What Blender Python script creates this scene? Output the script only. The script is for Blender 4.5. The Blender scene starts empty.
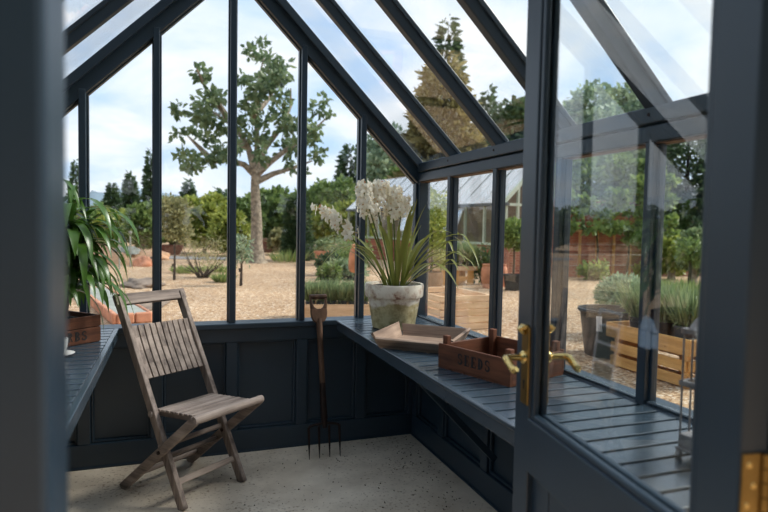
import bpy, math, random
import numpy as np
from mathutils import Vector, Matrix
random.seed(7)
SC = bpy.context.scene
COL = SC.collection
V = Vector
PI = math.pi

# ------------------------------------------------------------------ camera
CAMH = 1.3
F_PX, PITCH, ROLL, YAW = 581.81, -0.0493, -0.0193, 0.3464
cy, sy = math.cos(YAW), math.sin(YAW); cp, sp = math.cos(PITCH), math.sin(PITCH)
FW = V((sy*cp, cy*cp, sp)); RT = V((cy, -sy, 0)); UP = RT.cross(FW)
c_, s_ = math.cos(ROLL), math.sin(ROLL)
RT, UP = c_*RT - s_*UP, s_*RT + c_*UP
cam = bpy.data.cameras.new('camera'); camo = bpy.data.objects.new('camera', cam); COL.objects.link(camo)
cam.sensor_width = 36; cam.lens = 36*F_PX/768
cam.clip_start = .02; cam.clip_end = 2000
M = Matrix((RT, UP, -FW)).transposed().to_4x4(); M.translation = V((0, 0, CAMH)); camo.matrix_world = M
cam.dof.use_dof = True; cam.dof.focus_distance = 3.0; cam.dof.aperture_fstop = 2.8
SC.camera = camo

def at(u, depth, z=-.02):
    "ground point at a bearing (photo column) and distance along the view"
    h = V((FW.x, FW.y, 0)).normalized(); r = V((h.y, -h.x, 0))
    p = h*depth + r*((u-384)/F_PX*depth)
    return V((p.x, p.y, z))

# ------------------------------------------------------------------ materials
def nodes(name):
    m = bpy.data.materials.new(name); m.use_nodes = True
    nt = m.node_tree; nt.nodes.clear()
    out = nt.nodes.new('ShaderNodeOutputMaterial')
    return m, nt, out
def N(nt, t, **kw):
    n = nt.nodes.new('ShaderNode'+t)
    for k, v in kw.items():
        if k in n.inputs: n.inputs[k].default_value = v
        else: setattr(n, k, v)
    return n
def ramp(nt, fac, stops):
    r = nt.nodes.new('ShaderNodeValToRGB'); e = r.color_ramp.elements
    while len(e) < len(stops): e.new(.5)
    for i, (p, c) in enumerate(stops):
        e[i].position = p; e[i].color = (*c, 1) if len(c) == 3 else c
    nt.links.new(fac, r.inputs[0]); return r
def s2l(r, g, b):
    f = lambda c: (c/255/12.92) if c/255 <= .04045 else ((c/255+.055)/1.055)**2.4
    return (f(r), f(g), f(b))
def mapped(nt, scale=(1, 1, 1), coord='Object'):
    tc = N(nt, 'TexCoord'); mp = N(nt, 'Mapping'); mp.inputs['Scale'].default_value = scale
    nt.links.new(tc.outputs[coord], mp.inputs[0]); return mp.outputs[0]
def simple(name, col, rough=.5, metal=0, noise=0, nscale=8, spec=.5, bump=0, col2=None):
    m, nt, out = nodes(name)
    b = N(nt, 'BsdfPrincipled'); b.inputs['Roughness'].default_value = rough; b.inputs['Metallic'].default_value = metal
    b.inputs['Specular IOR Level'].default_value = spec
    n = N(nt, 'TexNoise'); n.inputs['Scale'].default_value = nscale; n.inputs['Detail'].default_value = 5
    nt.links.new(mapped(nt), n.inputs['Vector'])
    c2 = col2 or tuple(c*(1-noise) for c in col); c1 = col if col2 else tuple(min(1, c*(1+noise)) for c in col)
    r = ramp(nt, n.outputs[0], [(.35, c2), (.65, c1)])
    nt.links.new(r.outputs[0], b.inputs['Base Color'])
    if bump:
        bp = N(nt, 'Bump'); bp.inputs['Strength'].default_value = bump; bp.inputs['Distance'].default_value = .01
        nt.links.new(n.outputs[0], bp.inputs['Height']); nt.links.new(bp.outputs[0], b.inputs['Normal'])
    nt.links.new(b.outputs[0], out.inputs[0]); return m
def wood(name, dark, light, axis='z', rough=.7, knots=False, gs=1.0):
    m, nt, out = nodes(name)
    b = N(nt, 'BsdfPrincipled'); b.inputs['Roughness'].default_value = rough; b.inputs['Specular IOR Level'].default_value = .3
    s = [34*gs, 34*gs, 34*gs]; s['xyz'.index(axis)] = 2.2*gs
    n = N(nt, 'TexNoise'); n.inputs['Scale'].default_value = 1; n.inputs['Detail'].default_value = 6; n.inputs['Roughness'].default_value = .65
    nt.links.new(mapped(nt, s), n.inputs['Vector'])
    n2 = N(nt, 'TexNoise'); n2.inputs['Scale'].default_value = 5*gs; n2.inputs['Detail'].default_value = 3
    nt.links.new(mapped(nt), n2.inputs['Vector'])
    geo = N(nt, 'NewGeometry')
    ad = N(nt, 'Math', operation='MULTIPLY_ADD'); nt.links.new(n2.outputs[0], ad.inputs[0]); ad.inputs[1].default_value = .5; nt.links.new(n.outputs[0], ad.inputs[2])
    ad2 = N(nt, 'Math', operation='MULTIPLY_ADD'); nt.links.new(geo.outputs['Random Per Island'], ad2.inputs[0]); ad2.inputs[1].default_value = .18; nt.links.new(ad.outputs[0], ad2.inputs[2])
    r = ramp(nt, ad2.outputs[0], [(.55, dark), (1.05 if False else 1.0, light)])
    col = r.outputs[0]
    if knots:
        vo = N(nt, 'TexVoronoi'); vo.inputs['Scale'].default_value = 5; nt.links.new(mapped(nt, (1, 1, 1.6)), vo.inputs['Vector'])
        k = ramp(nt, vo.outputs['Distance'], [(.05, (.45, .28, .15)), (.1, (1, 1, 1))])
        mx = N(nt, 'MixRGB', blend_type='MULTIPLY'); mx.inputs[0].default_value = .5
        nt.links.new(col, mx.inputs[1]); nt.links.new(k.outputs[0], mx.inputs[2]); col = mx.outputs[0]
    nt.links.new(col, b.inputs['Base Color'])
    bp = N(nt, 'Bump'); bp.inputs['Strength'].default_value = .35; bp.inputs['Distance'].default_value = .004
    nt.links.new(n.outputs[0], bp.inputs['Height']); nt.links.new(bp.outputs[0], b.inputs['Normal'])
    nt.links.new(b.outputs[0], out.inputs[0]); return m
def leafmat(name, a, b_, trans=.3, rough=.45, spec=.4):
    m, nt, out = nodes(name)
    geo = N(nt, 'NewGeometry')
    r = ramp(nt, geo.outputs['Random Per Island'], [(0, a), (1, b_)])
    b = N(nt, 'BsdfPrincipled'); b.inputs['Roughness'].default_value = rough; b.inputs['Specular IOR Level'].default_value = spec
    nt.links.new(r.outputs[0], b.inputs['Base Color'])
    t = N(nt, 'BsdfTranslucent'); nt.links.new(r.outputs[0], t.inputs[0])
    mx = N(nt, 'MixShader'); mx.inputs[0].default_value = trans
    nt.links.new(b.outputs[0], mx.inputs[1]); nt.links.new(t.outputs[0], mx.inputs[2]); nt.links.new(mx.outputs[0], out.inputs[0])
    return m
def glassmat(name, f0=.045, tint=(.97, .985, .98), rough=0.0):
    m, nt, out = nodes(name)
    geo = N(nt, 'NewGeometry')
    d = N(nt, 'VectorMath', operation='DOT_PRODUCT'); nt.links.new(geo.outputs['Normal'], d.inputs[0]); nt.links.new(geo.outputs['Incoming'], d.inputs[1])
    ab = N(nt, 'Math', operation='ABSOLUTE'); nt.links.new(d.outputs['Value'], ab.inputs[0])
    inv = N(nt, 'Math', operation='SUBTRACT'); inv.inputs[0].default_value = 1; nt.links.new(ab.outputs[0], inv.inputs[1])
    pw = N(nt, 'Math', operation='POWER'); nt.links.new(inv.outputs[0], pw.inputs[0]); pw.inputs[1].default_value = 5
    ma = N(nt, 'Math', operation='MULTIPLY_ADD', use_clamp=True); nt.links.new(pw.outputs[0], ma.inputs[0]); ma.inputs[1].default_value = 1-f0; ma.inputs[2].default_value = f0
    t = N(nt, 'BsdfTransparent'); t.inputs[0].default_value = (*tint, 1)
    g = N(nt, 'BsdfGlossy'); g.inputs['Roughness'].default_value = rough; g.inputs[0].default_value = (1, 1, 1, 1)
    mx = N(nt, 'MixShader'); nt.links.new(ma.outputs[0], mx.inputs[0]); nt.links.new(t.outputs[0], mx.inputs[1]); nt.links.new(g.outputs[0], mx.inputs[2])
    nt.links.new(mx.outputs[0], out.inputs[0]); return m
def brickmat(name, c1, c2, mortar, bw=.22, bh=.075, rot=(PI/2, 0, 0)):
    m, nt, out = nodes(name)
    tc = N(nt, 'TexCoord'); mp = N(nt, 'Mapping'); mp.inputs['Rotation'].default_value = rot
    nt.links.new(tc.outputs['Object'], mp.inputs[0])
    br = N(nt, 'TexBrick'); br.inputs['Scale'].default_value = 1; br.inputs['Brick Width'].default_value = bw; br.inputs['Row Height'].default_value = bh
    br.inputs['Mortar Size'].default_value = .008; br.inputs['Color1'].default_value = (*c1, 1); br.inputs['Color2'].default_value = (*c2, 1); br.inputs['Mortar'].default_value = (*mortar, 1)
    nt.links.new(mp.outputs[0], br.inputs['Vector'])
    n = N(nt, 'TexNoise'); n.inputs['Scale'].default_value = 1.4; n.inputs['Detail'].default_value = 5; nt.links.new(tc.outputs['Object'], n.inputs['Vector'])
    r = ramp(nt, n.outputs[0], [(.3, (.6, .6, .62)), (.7, (1.15, 1.1, 1.05))])
    mx = N(nt, 'MixRGB', blend_type='MULTIPLY'); mx.inputs[0].default_value = .8
    nt.links.new(br.outputs[0], mx.inputs[1]); nt.links.new(r.outputs[0], mx.inputs[2])
    b = N(nt, 'BsdfPrincipled'); b.inputs['Roughness'].default_value = .9; nt.links.new(mx.outputs[0], b.inputs['Base Color'])
    nt.links.new(b.outputs[0], out.inputs[0]); return m

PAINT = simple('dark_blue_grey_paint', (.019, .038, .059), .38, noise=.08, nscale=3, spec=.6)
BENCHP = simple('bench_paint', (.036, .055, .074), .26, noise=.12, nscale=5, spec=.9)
GLASS = glassmat('greenhouse_glass', .028)
DOORGLASS = glassmat('door_glass', .05)
TEAK = {a: wood('weathered_teak_'+a, s2l(72, 61, 56), s2l(178, 160, 148), a) for a in 'xyz'}
SEEDW = {a: wood('stained_crate_wood_'+a, s2l(42, 24, 17), s2l(122, 74, 50), a, .6) for a in 'xyz'}
TRAYW = {a: wood('pale_weathered_wood_'+a, s2l(96, 76, 64), s2l(182, 156, 136), a, .8) for a in 'xyz'}
PINE = {a: wood('fresh_pine_'+a, s2l(192, 152, 112), s2l(240, 208, 170), a, .7, True, .6) for a in 'xyz'}
OAK = {a: wood('golden_timber_'+a, s2l(172, 120, 62), s2l(230, 180, 112), a, .6, True, .6) for a in 'xyz'}
ASH = wood('fork_wood', s2l(50, 35, 28), s2l(108, 80, 62), 'z', .55)
IRON = simple('rusty_iron', s2l(58, 42, 36), .55, .6, .3, 30, col2=s2l(40, 32, 30))
BRASS = simple('polished_brass', (.70, .50, .19), .2, 1.0, .1, 12)
BRASSD = simple('aged_brass', (.30, .20, .07), .36, 1.0, .2, 20)
STEEL = simple('grey_metal', (.34, .31, .30), .5, .3, .25, 30)
BLACKPL = simple('black_plastic', (.018, .018, .019), .5, noise=.2)
GREYPL = simple('grey_plastic_pot', (.07, .075, .08), .5, noise=.2)
LABELW = simple('white_label', (.75, .76, .78), .5, noise=.03)
INK = simple('black_stencil_ink', (.012, .009, .008), .7, noise=.3, nscale=40)
TERRA = simple('terracotta', s2l(206, 142, 110), .8, noise=.22, nscale=5)
SOIL = simple('dark_soil', (.03, .022, .016), .95, noise=.4, nscale=30, bump=.5)
CHINA = simple('white_china', (.78, .78, .76), .2, noise=.02)
BARK = simple('grey_brown_bark', s2l(170, 156, 136), .95, noise=.35, nscale=10, bump=.6, col2=s2l(112, 100, 86))
DARKBARK = simple('dark_bark', s2l(52, 44, 38), .95, noise=.3, nscale=10)

# aged limewashed terracotta of the orchid pot
def agedpot():
    m, nt, out = nodes('limewashed_terracotta')
    b = N(nt, 'BsdfPrincipled'); b.inputs['Roughness'].default_value = .92
    n = N(nt, 'TexNoise'); n.inputs['Scale'].default_value = 17; n.inputs['Detail'].default_value = 9; n.inputs['Roughness'].default_value = .7
    nt.links.new(mapped(nt), n.inputs['Vector'])
    n2 = N(nt, 'TexNoise'); n2.inputs['Scale'].default_value = 9; n2.inputs['Detail'].default_value = 6; nt.links.new(mapped(nt, (1, 1, 1.8)), n2.inputs['Vector'])
    r = ramp(nt, n.outputs[0], [(.36, s2l(134, 96, 78)), (.42, s2l(202, 184, 166)), (.54, s2l(236, 230, 216))])
    sx = N(nt, 'SeparateXYZ'); tc = N(nt, 'TexCoord'); nt.links.new(tc.outputs['Object'], sx.inputs[0])
    # yellow algae band on the lower half, with a ragged noise edge
    ad = N(nt, 'Math', operation='MULTIPLY_ADD'); nt.links.new(n2.outputs[0], ad.inputs[0]); ad.inputs[1].default_value = -.24; nt.links.new(sx.outputs[2], ad.inputs[2])
    k = ramp(nt, ad.outputs[0], [(0, (1, 1, 1)), (.03, (0, 0, 0))])
    mx = N(nt, 'MixRGB'); nt.links.new(k.outputs[0], mx.inputs[0]); nt.links.new(r.outputs[0], mx.inputs[1])
    r2 = ramp(nt, n.outputs[0], [(.4, s2l(160, 142, 98)), (.6, s2l(212, 198, 152))]); nt.links.new(r2.outputs[0], mx.inputs[2])
    nt.links.new(mx.outputs[0], b.inputs['Base Color'])
    bp = N(nt, 'Bump'); bp.inputs['Strength'].default_value = .5; bp.inputs['Distance'].default_value = .004; nt.links.new(n.outputs[0], bp.inputs['Height']); nt.links.new(bp.outputs[0], b.inputs['Normal'])
    nt.links.new(b.outputs[0], out.inputs[0]); return m
AGEDPOT = agedpot()

def floormat():
    m, nt, out = nodes('pale_concrete')
    b = N(nt, 'BsdfPrincipled'); b.inputs['Roughness'].default_value = .85; b.inputs['Specular IOR Level'].default_value = .25
    n = N(nt, 'TexNoise'); n.inputs['Scale'].default_value = 3.5; n.inputs['Detail'].default_value = 8; n.inputs['Roughness'].default_value = .6; nt.links.new(mapped(nt), n.inputs['Vector'])
    r = ramp(nt, n.outputs[0], [(.3, s2l(196, 180, 160)), (.7, s2l(236, 222, 202))])
    n2 = N(nt, 'TexNoise'); n2.inputs['Scale'].default_value = 60; n2.inputs['Detail'].default_value = 4; nt.links.new(mapped(nt), n2.inputs['Vector'])
    n3 = N(nt, 'TexNoise'); n3.inputs['Scale'].default_value = 2.2; n3.inputs['Detail'].default_value = 2; nt.links.new(mapped(nt), n3.inputs['Vector'])
    ad = N(nt, 'Math', operation='MULTIPLY_ADD'); nt.links.new(n3.outputs[0], ad.inputs[0]); ad.inputs[1].default_value = .35; nt.links.new(n2.outputs[0], ad.inputs[2])
    k = ramp(nt, ad.outputs[0], [(.76, (1, 1, 1)), (.86, (.5, .42, .36))])
    mx = N(nt, 'MixRGB', blend_type='MULTIPLY'); mx.inputs[0].default_value = .8; nt.links.new(r.outputs[0], mx.inputs[1]); nt.links.new(k.outputs[0], mx.inputs[2])
    nt.links.new(mx.outputs[0], b.inputs['Base Color'])
    bp = N(nt, 'Bump'); bp.inputs['Strength'].default_value = .2; bp.inputs['Distance'].default_value = .004; nt.links.new(n2.outputs[0], bp.inputs['Height']); nt.links.new(bp.outputs[0], b.inputs['Normal'])
    nt.links.new(b.outputs[0], out.inputs[0]); return m
def gravelmat():
    m, nt, out = nodes('tan_gravel')
    b = N(nt, 'BsdfPrincipled'); b.inputs['Roughness'].default_value = .9; b.inputs['Specular IOR Level'].default_value = .2
    vo = N(nt, 'TexVoronoi'); vo.inputs['Scale'].default_value = 34; nt.links.new(mapped(nt), vo.inputs['Vector'])
    sx = N(nt, 'SeparateColor'); nt.links.new(vo.outputs['Color'], sx.inputs[0])
    r = ramp(nt, sx.outputs[0], [(0, s2l(148, 114, 84)), (.35, s2l(198, 164, 128)), (.75, s2l(214, 184, 150)), (1, s2l(240, 224, 202))])
    dk = ramp(nt, vo.outputs['Distance'], [(.35, (1, 1, 1)), (.8, (.5, .45, .41))])
    mx = N(nt, 'MixRGB', blend_type='MULTIPLY'); mx.inputs[0].default_value = .8; nt.links.new(r.outputs[0], mx.inputs[1]); nt.links.new(dk.outputs[0], mx.inputs[2])
    n = N(nt, 'TexNoise'); n.inputs['Scale'].default_value = .5; n.inputs['Detail'].default_value = 5; nt.links.new(mapped(nt), n.inputs['Vector'])
    pt = ramp(nt, n.outputs[0], [(.35, (.80, .78, .76)), (.65, (1.05, 1.03, 1.0))])
    mx2 = N(nt, 'MixRGB', blend_type='MULTIPLY'); mx2.inputs[0].default_value = 1; nt.links.new(mx.outputs[0], mx2.inputs[1]); nt.links.new(pt.outputs[0], mx2.inputs[2])
    nt.links.new(mx2.outputs[0], b.inputs['Base Color'])
    bp = N(nt, 'Bump', invert=True); bp.inputs['Strength'].default_value = .6; bp.inputs['Distance'].default_value = .012; nt.links.new(vo.outputs['Distance'], bp.inputs['Height']); nt.links.new(bp.outputs[0], b.inputs['Normal'])
    nt.links.new(b.outputs[0], out.inputs[0]); return m
CONCRETE = floormat(); GRAVEL = gravelmat()

# ------------------------------------------------------------------ mesh builder
class MB:
    def __init__(s): s.v = []; s.f = []
    def add(s, vs, fs, m=None):
        o = len(s.v); s.v += [(m @ V(p) if m else V(p)) for p in vs]; s.f += [tuple(i+o for i in f) for f in fs]; return s
    def box(s, x0, x1, y0, y1, z0, z1, m=None):
        x0, x1 = sorted((x0, x1)); y0, y1 = sorted((y0, y1)); z0, z1 = sorted((z0, z1))
        return s.add([(x0, y0, z0), (x1, y0, z0), (x1, y1, z0), (x0, y1, z0), (x0, y0, z1), (x1, y0, z1), (x1, y1, z1), (x0, y1, z1)],
                     [(0, 3, 2, 1), (4, 5, 6, 7), (0, 1, 5, 4), (1, 2, 6, 5), (2, 3, 7, 6), (3, 0, 4, 7)], m)
    def beam(s, p0, p1, w, d, up=(0, 0, 1)):
        "box of width w (sideways) and depth d (along up) from p0 to p1"
        p0, p1 = V(p0), V(p1); a = (p1-p0).normalized(); side = a.cross(V(up)).normalized(); u = side.cross(a)
        c = []
        for p in (p0, p1):
            for i, j in ((-1, -1), (1, -1), (1, 1), (-1, 1)): c.append(p + side*(i*w/2) + u*(j*d/2))
        return s.add(c, [(0, 1, 2, 3), (7, 6, 5, 4), (0, 4, 5, 1), (1, 5, 6, 2), (2, 6, 7, 3), (3, 7, 4, 0)])
    def tube(s, pts, r, n=8, caps=True):
        pts = [V(p) for p in pts]; rs = r if isinstance(r, (list, tuple)) else [r]*len(pts)
        t0 = (pts[1]-pts[0]).normalized(); ref = V((0, 0, 1)) if abs(t0.z) < .9 else V((1, 0, 0))
        x = t0.cross(ref).normalized(); vs = []; fs = []
        for i, p in enumerate(pts):
            t = (pts[min(i+1, len(pts)-1)]-pts[max(i-1, 0)]).normalized()
            x = (x - t*x.dot(t)).normalized(); y = t.cross(x)
            for k in range(n): a = 2*PI*k/n; vs.append(p + (x*math.cos(a)+y*math.sin(a))*rs[i])
        for i in range(len(pts)-1):
            for k in range(n): fs.append((i*n+k, i*n+(k+1) % n, (i+1)*n+(k+1) % n, (i+1)*n+k))
        if caps: fs += [tuple(range(n-1, -1, -1)), tuple((len(pts)-1)*n+k for k in range(n))]
        return s.add(vs, fs)
    def lathe(s, prof, n=32, c=(0, 0, 0), sx=1, sy=1):
        vs = []; fs = []; c = V(c)
        for r, z in prof:
            for k in range(n): a = 2*PI*k/n; vs.append((c.x+r*math.cos(a)*sx, c.y+r*math.sin(a)*sy, c.z+z))
        for i in range(len(prof)-1):
            for k in range(n): fs.append((i*n+k, i*n+(k+1) % n, (i+1)*n+(k+1) % n, (i+1)*n+k))
        fs += [tuple(range(n-1, -1, -1)), tuple((len(prof)-1)*n+k for k in range(n))]
        return s.add(vs, fs)
    def prism(s, poly, d, m=None):
        "extrude 2D polygon (x,z) along y from 0 to d"
        n = len(poly); vs = [(x, 0, z) for x, z in poly]+[(x, d, z) for x, z in poly]
        fs = [tuple(range(n)), tuple(range(2*n-1, n-1, -1))]+[(i, i+n, (i+1) % n+n, (i+1) % n) for i in range(n)]
        return s.add(vs, fs, m)
    def strap(s, pts, w, side=None, fold=.25):
        "leaf ribbon: centre line pts, half-width list w, gently V folded"
        pts = [V(p) for p in pts]; n = len(pts); vs = []; fs = []
        for i, p in enumerate(pts):
            t = (pts[min(i+1, n-1)]-pts[max(i-1, 0)]).normalized()
            sd = V(side) if side else t.cross(V((0, 0, 1)))
            sd = (sd - t*sd.dot(t)).normalized() if sd.length > 1e-4 else V((1, 0, 0))
            nn = sd.cross(t)
            vs += [p-sd*w[i]+nn*w[i]*fold, p, p+sd*w[i]+nn*w[i]*fold]
        for i in range(n-1):
            a = i*3; fs += [(a, a+1, a+4, a+3), (a+1, a+2, a+5, a+4)]
        return s.add(vs, fs)
    def build(s, name, mat, parent=None, smooth=False, bevel=0, sub=0):
        me = bpy.data.meshes.new(name); me.from_pydata([tuple(p) for p in s.v], [], s.f); me.update()
        return link(name, me, mat, parent, smooth, bevel, sub)
def link(name, me, mat, parent=None, smooth=False, bevel=0, sub=0):
    o = bpy.data.objects.new(name, me); COL.objects.link(o)
    if mat: me.materials.append(mat)
    if smooth:
        me.polygons.foreach_set('use_smooth', [True]*len(me.polygons))
        if smooth != 'all': me.set_sharp_from_angle(angle=math.radians(45))
    if parent: o.parent = parent
    if bevel:
        b = o.modifiers.new('bevel', 'BEVEL'); b.width = bevel; b.segments = 2; b.limit_method = 'ANGLE'
    if sub:
        b = o.modifiers.new('sub', 'SUBSURF'); b.levels = sub; b.render_levels = sub
    return o
def tag(o, label, cat, group=None, kind=None):
    o['label'] = label; o['category'] = cat
    if group: o['group'] = group
    if kind: o['kind'] = kind
    return o
def thing(name, label, cat, loc=(0, 0, 0), rotz=0, group=None, kind=None):
    o = bpy.data.objects.new(name, None); COL.objects.link(o); o.location = loc; o.rotation_euler = (0, 0, rotz)
    o.empty_display_size = .1
    return tag(o, label, cat, group, kind)
def struct(o, label=None, cat=None):
    o['kind'] = 'structure'
    if label: o['label'] = label
    if cat: o['category'] = cat
    return o
def sroot(name, label, cat): return struct(thing(name, label, cat))

# leaves in bulk: diamonds with a slight fold
def leafcloud(name, P, D, L, W, mat, parent, seed=0):
    rng = np.random.default_rng(seed); n = len(P)
    D = D/np.linalg.norm(D, axis=1, keepdims=True)
    r = rng.normal(size=(n, 3)); S = np.cross(D, r); S /= np.linalg.norm(S, axis=1, keepdims=True)+1e-9
    Nn = np.cross(S, D)
    L = np.broadcast_to(np.asarray(L, float), (n,))[:, None]*rng.uniform(.7, 1.25, (n, 1)); W = np.broadcast_to(np.asarray(W, float), (n,))[:, None]*rng.uniform(.75, 1.2, (n, 1))
    vs = np.empty((n, 6, 3))
    vs[:, 0] = P; vs[:, 1] = P+D*L*.4+S*W*.5+Nn*W*.15; vs[:, 2] = P+D*L*.75+S*W*.33+Nn*W*.05
    vs[:, 3] = P+D*L-Nn*W*.2; vs[:, 4] = P+D*L*.75-S*W*.33+Nn*W*.05; vs[:, 5] = P+D*L*.4-S*W*.5+Nn*W*.15
    return rawmesh(name, vs.reshape(-1, 3), np.array([[0, 1, 2, 3], [0, 3, 4, 5]]), n, 6, mat, parent)
def rawmesh(name, verts, tmpl, n, k, mat, parent):
    faces = (tmpl[None]+(np.arange(n)*k)[:, None, None]).reshape(-1, tmpl.shape[1])
    me = bpy.data.meshes.new(name); nf = len(faces)
    me.vertices.add(len(verts)); me.vertices.foreach_set('co', verts.astype(np.float32).ravel())
    me.loops.add(faces.size); me.loops.foreach_set('vertex_index', faces.astype(np.int32).ravel())
    me.polygons.add(nf); me.polygons.foreach_set('loop_start', np.arange(nf, dtype=np.int32)*tmpl.shape[1])
    me.update(calc_edges=True); me.validate()
    return link(name, me, mat, parent)
def blob_pts(rng, c, r, n, shell=.55):
    d = rng.normal(size=(n, 3)); d /= np.linalg.norm(d, axis=1, keepdims=True)
    rr = rng.uniform(shell, 1, (n, 1))
    return np.array(c)+d*rr*np.array(r), d
def blades(rng, c, rad, n, h, spread, w, up=1.0):
    "thin upright stems: leafcloud inputs"
    a = rng.uniform(0, 2*PI, n); q = np.sqrt(rng.uniform(0, 1, n))*rad
    P = np.stack([c[0]+q*np.cos(a), c[1]+q*np.sin(a), np.full(n, c[2])], 1)
    D = np.stack([np.cos(a)*q/rad*spread+rng.normal(0, .12, n), np.sin(a)*q/rad*spread+rng.normal(0, .12, n), np.full(n, up)], 1)
    return P, D

# ================================================================== SETTING
XR, XL, YB, RX = 1.45, -.83, 3.37, .31     # inner faces of the glazed walls, ridge
EZ, SILL = 1.60, .742
SL = 1.0                                   # 45 degree roof
ZR = 1.69 + (XR+.02-RX)*SL                 # ridge top
struct(MB().box(XL-.1, XR+.1, .3, YB+.1, -.12, 0).build('floor', CONCRETE), 'pale concrete floor slab speckled with dirt inside the greenhouse', 'floor')
g = MB(); g.add([(-120, -60, -.02), (160, -60, -.02), (160, 60, -.02), (-120, 60, -.02)], [(0, 1, 2, 3)])
struct(g.build('gravel_ground', GRAVEL), 'tan gravel yard surrounding the greenhouse', 'ground')
MEADOW = simple('far_meadow', s2l(120, 128, 70), 1, noise=.3, nscale=.2)
g = MB(); g.add([(-400, 60, -.02), (500, 60, -.02), (500, 700, -.02), (-400, 700, -.02)], [(0, 1, 2, 3)])
struct(g.build('far_ground', MEADOW), 'green land beyond the yard under the hills', 'ground')

def panelwall(root, p0, p1, nrm, stiles, zt=SILL-.021):
    "dwarf wall from p0 to p1 (inner face), nrm points into the room"
    p0, p1, nrm = V(p0), V(p1), V(nrm); a = (p1-p0); Ln = a.length; a.normalize()
    m = Matrix((a, -nrm, V((0, 0, 1)))).transposed().to_4x4(); m.translation = p0   # local x along, y outward
    MB().box(0, Ln, .035, .075, 0, zt, m).build('wall_board', PAINT, root)
    b = MB(); b.box(0, Ln, .0, .035, 0, .13, m); b.box(0, Ln, -.008, .0, 0, .012, m); b.build('bottom_rail', PAINT, root, bevel=.004)
    MB().box(0, Ln, .0, .035, zt-.085, zt, m).build('top_rail', PAINT, root, bevel=.004)
    for s in stiles: MB().box(s-.032, s+.032, .002, .035, .13, zt-.085, m).build('stile', PAINT, root, bevel=.004)
    mo = MB(); e = sorted(stiles)
    for i in range(len(e)-1):
        x0, x1 = e[i]+.032, e[i+1]-.032
        z0, z1 = .13, zt-.085
        for q in ((x0, x1, z0, z0+.014), (x0, x1, z1-.014, z1), (x0, x0+.014, z0, z1), (x1-.014, x1, z0, z1)): mo.box(q[0], q[1], .016, .035, q[2], q[3], m)
    mo.build('panel_moulding', PAINT, root, bevel=.005)

# ---- back wall
wb = sroot('wall_back', 'dark blue-grey gable wall with panelled base and slim glazing bars', 'wall')
MX = [-.444, -.089, .3065, .705, 1.07]
ALLX = [XL]+MX+[XR]
panelwall(wb, (XL, YB-.03, 0), (XR, YB-.03, 0), (0, -1, 0), [x-XL for x in [XL+.03]+MX+[XR-.03]])
MB().box(XL, XR, YB-.045, YB+.09, SILL-.03, SILL+.002).build('window_sill', PAINT, wb, bevel=.006)
def rooftop(x): return 1.69+(XR+.02-abs(x-RX)-RX)*SL
for x in MX:
    zt = rooftop(x)-.12
    b = MB(); b.box(x-.016, x+.016, YB-.02, YB+.02, SILL, zt); b.box(x-.024, x+.024, YB+.02, YB+.06, SILL, zt)
    b.build('mullion', PAINT, wb, bevel=.003)
for x in (XL-.02, XR+.02):
    b = MB(); b.box(x-.035, x+.035, YB-.03, YB+.07, 0, EZ); b.box(x-.05, x+.05, YB+.0, YB+.05, SILL, EZ); b.build('corner_post', PAINT, wb, bevel=.004)
for sgn, xe in ((1, XR+.02), (-1, XL-.02)):
    for dz, w, d, y in ((-.085, .07, .10, YB+.02), (-.035, .10, .045, YB+.01), (-.145, .035, .03, YB+.035)):
        b = MB(); b.beam((xe+sgn*.02, y, 1.69-.02+dz), (RX, y, ZR+dz), w, d, (0, 0, 1)); b.build('gable_rafter', PAINT, wb, bevel=.004)
# glazing of the back gable
wn = 0
for i in range(6):
    wn += 1; x0, x1 = ALLX[i]+.01, ALLX[i+1]-.01
    poly = [(x0, SILL), (x1, SILL), (x1, rooftop(x1)-.09), (x0, rooftop(x0)-.09)]
    o = MB().prism(poly, .004, Matrix.Translation((0, YB+.02, 0))).build('window_%d' % wn, GLASS)
    struct(o, 'tall clear glass pane of the back gable, bay %s from the bench on the left' % ['one', 'two', 'three', 'four', 'five', 'six'][i], 'window')

# ---- side walls
RYS = [2.93, 2.44, 1.95, 1.48, 1.0]
def sidewall(name, x, sgn, label):
    r = sroot(name, label, 'wall')
    xi = x - sgn*.04
    p0, p1 = ((xi, YB-.03, 0), (xi, .6, 0)) if sgn > 0 else ((xi, .6, 0), (xi, YB-.03, 0))
    st = [(YB-.03-y) for y in RYS] if sgn > 0 else [y-.6 for y in RYS]
    Lw = YB-.03-.6
    panelwall(r, p0, p1, (-sgn, 0, 0), sorted([.03, Lw-.03]+st))
    MB().box(x-sgn*.02, x+sgn*.09, .55, YB, SILL-.06, SILL+.003).build('window_sill', PAINT, r, bevel=.006)
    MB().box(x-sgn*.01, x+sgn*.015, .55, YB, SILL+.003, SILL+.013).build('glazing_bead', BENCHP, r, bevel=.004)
    for y in RYS:
        b = MB(); b.box(x-.02, x+.035, y-.018, y+.018, SILL, EZ); b.box(x+.0, x+.02, y-.026, y+.026, SILL, EZ); b.build('mullion', PAINT, r, bevel=.003)
    b = MB(); b.box(x-sgn*.022, x+sgn*.07, .5, YB+.05, EZ-.014, EZ+.04); b.build('eaves_beam', PAINT, r, bevel=.005)
    b = MB(); b.box(x-sgn*.028, x+sgn*.07, .5, YB+.05, EZ+.046, EZ+.10); b.build('eaves_plate', PAINT, r, bevel=.005)
    b = MB(); b.box(x-sgn*.012, x+sgn*.03, .5, YB+.05, EZ-.018, EZ-.014); b.build('seal_strip', wood('seal_strip_wood', s2l(84, 66, 54), s2l(118, 94, 76), 'y'), r)
    b = MB()
    for y in RYS: b.tube([(x-sgn*.03, y, EZ+.075), (x-sgn*.024, y, EZ+.075)], .006, 8)
    b.build('bolt', IRON, r)
    return r
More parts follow.
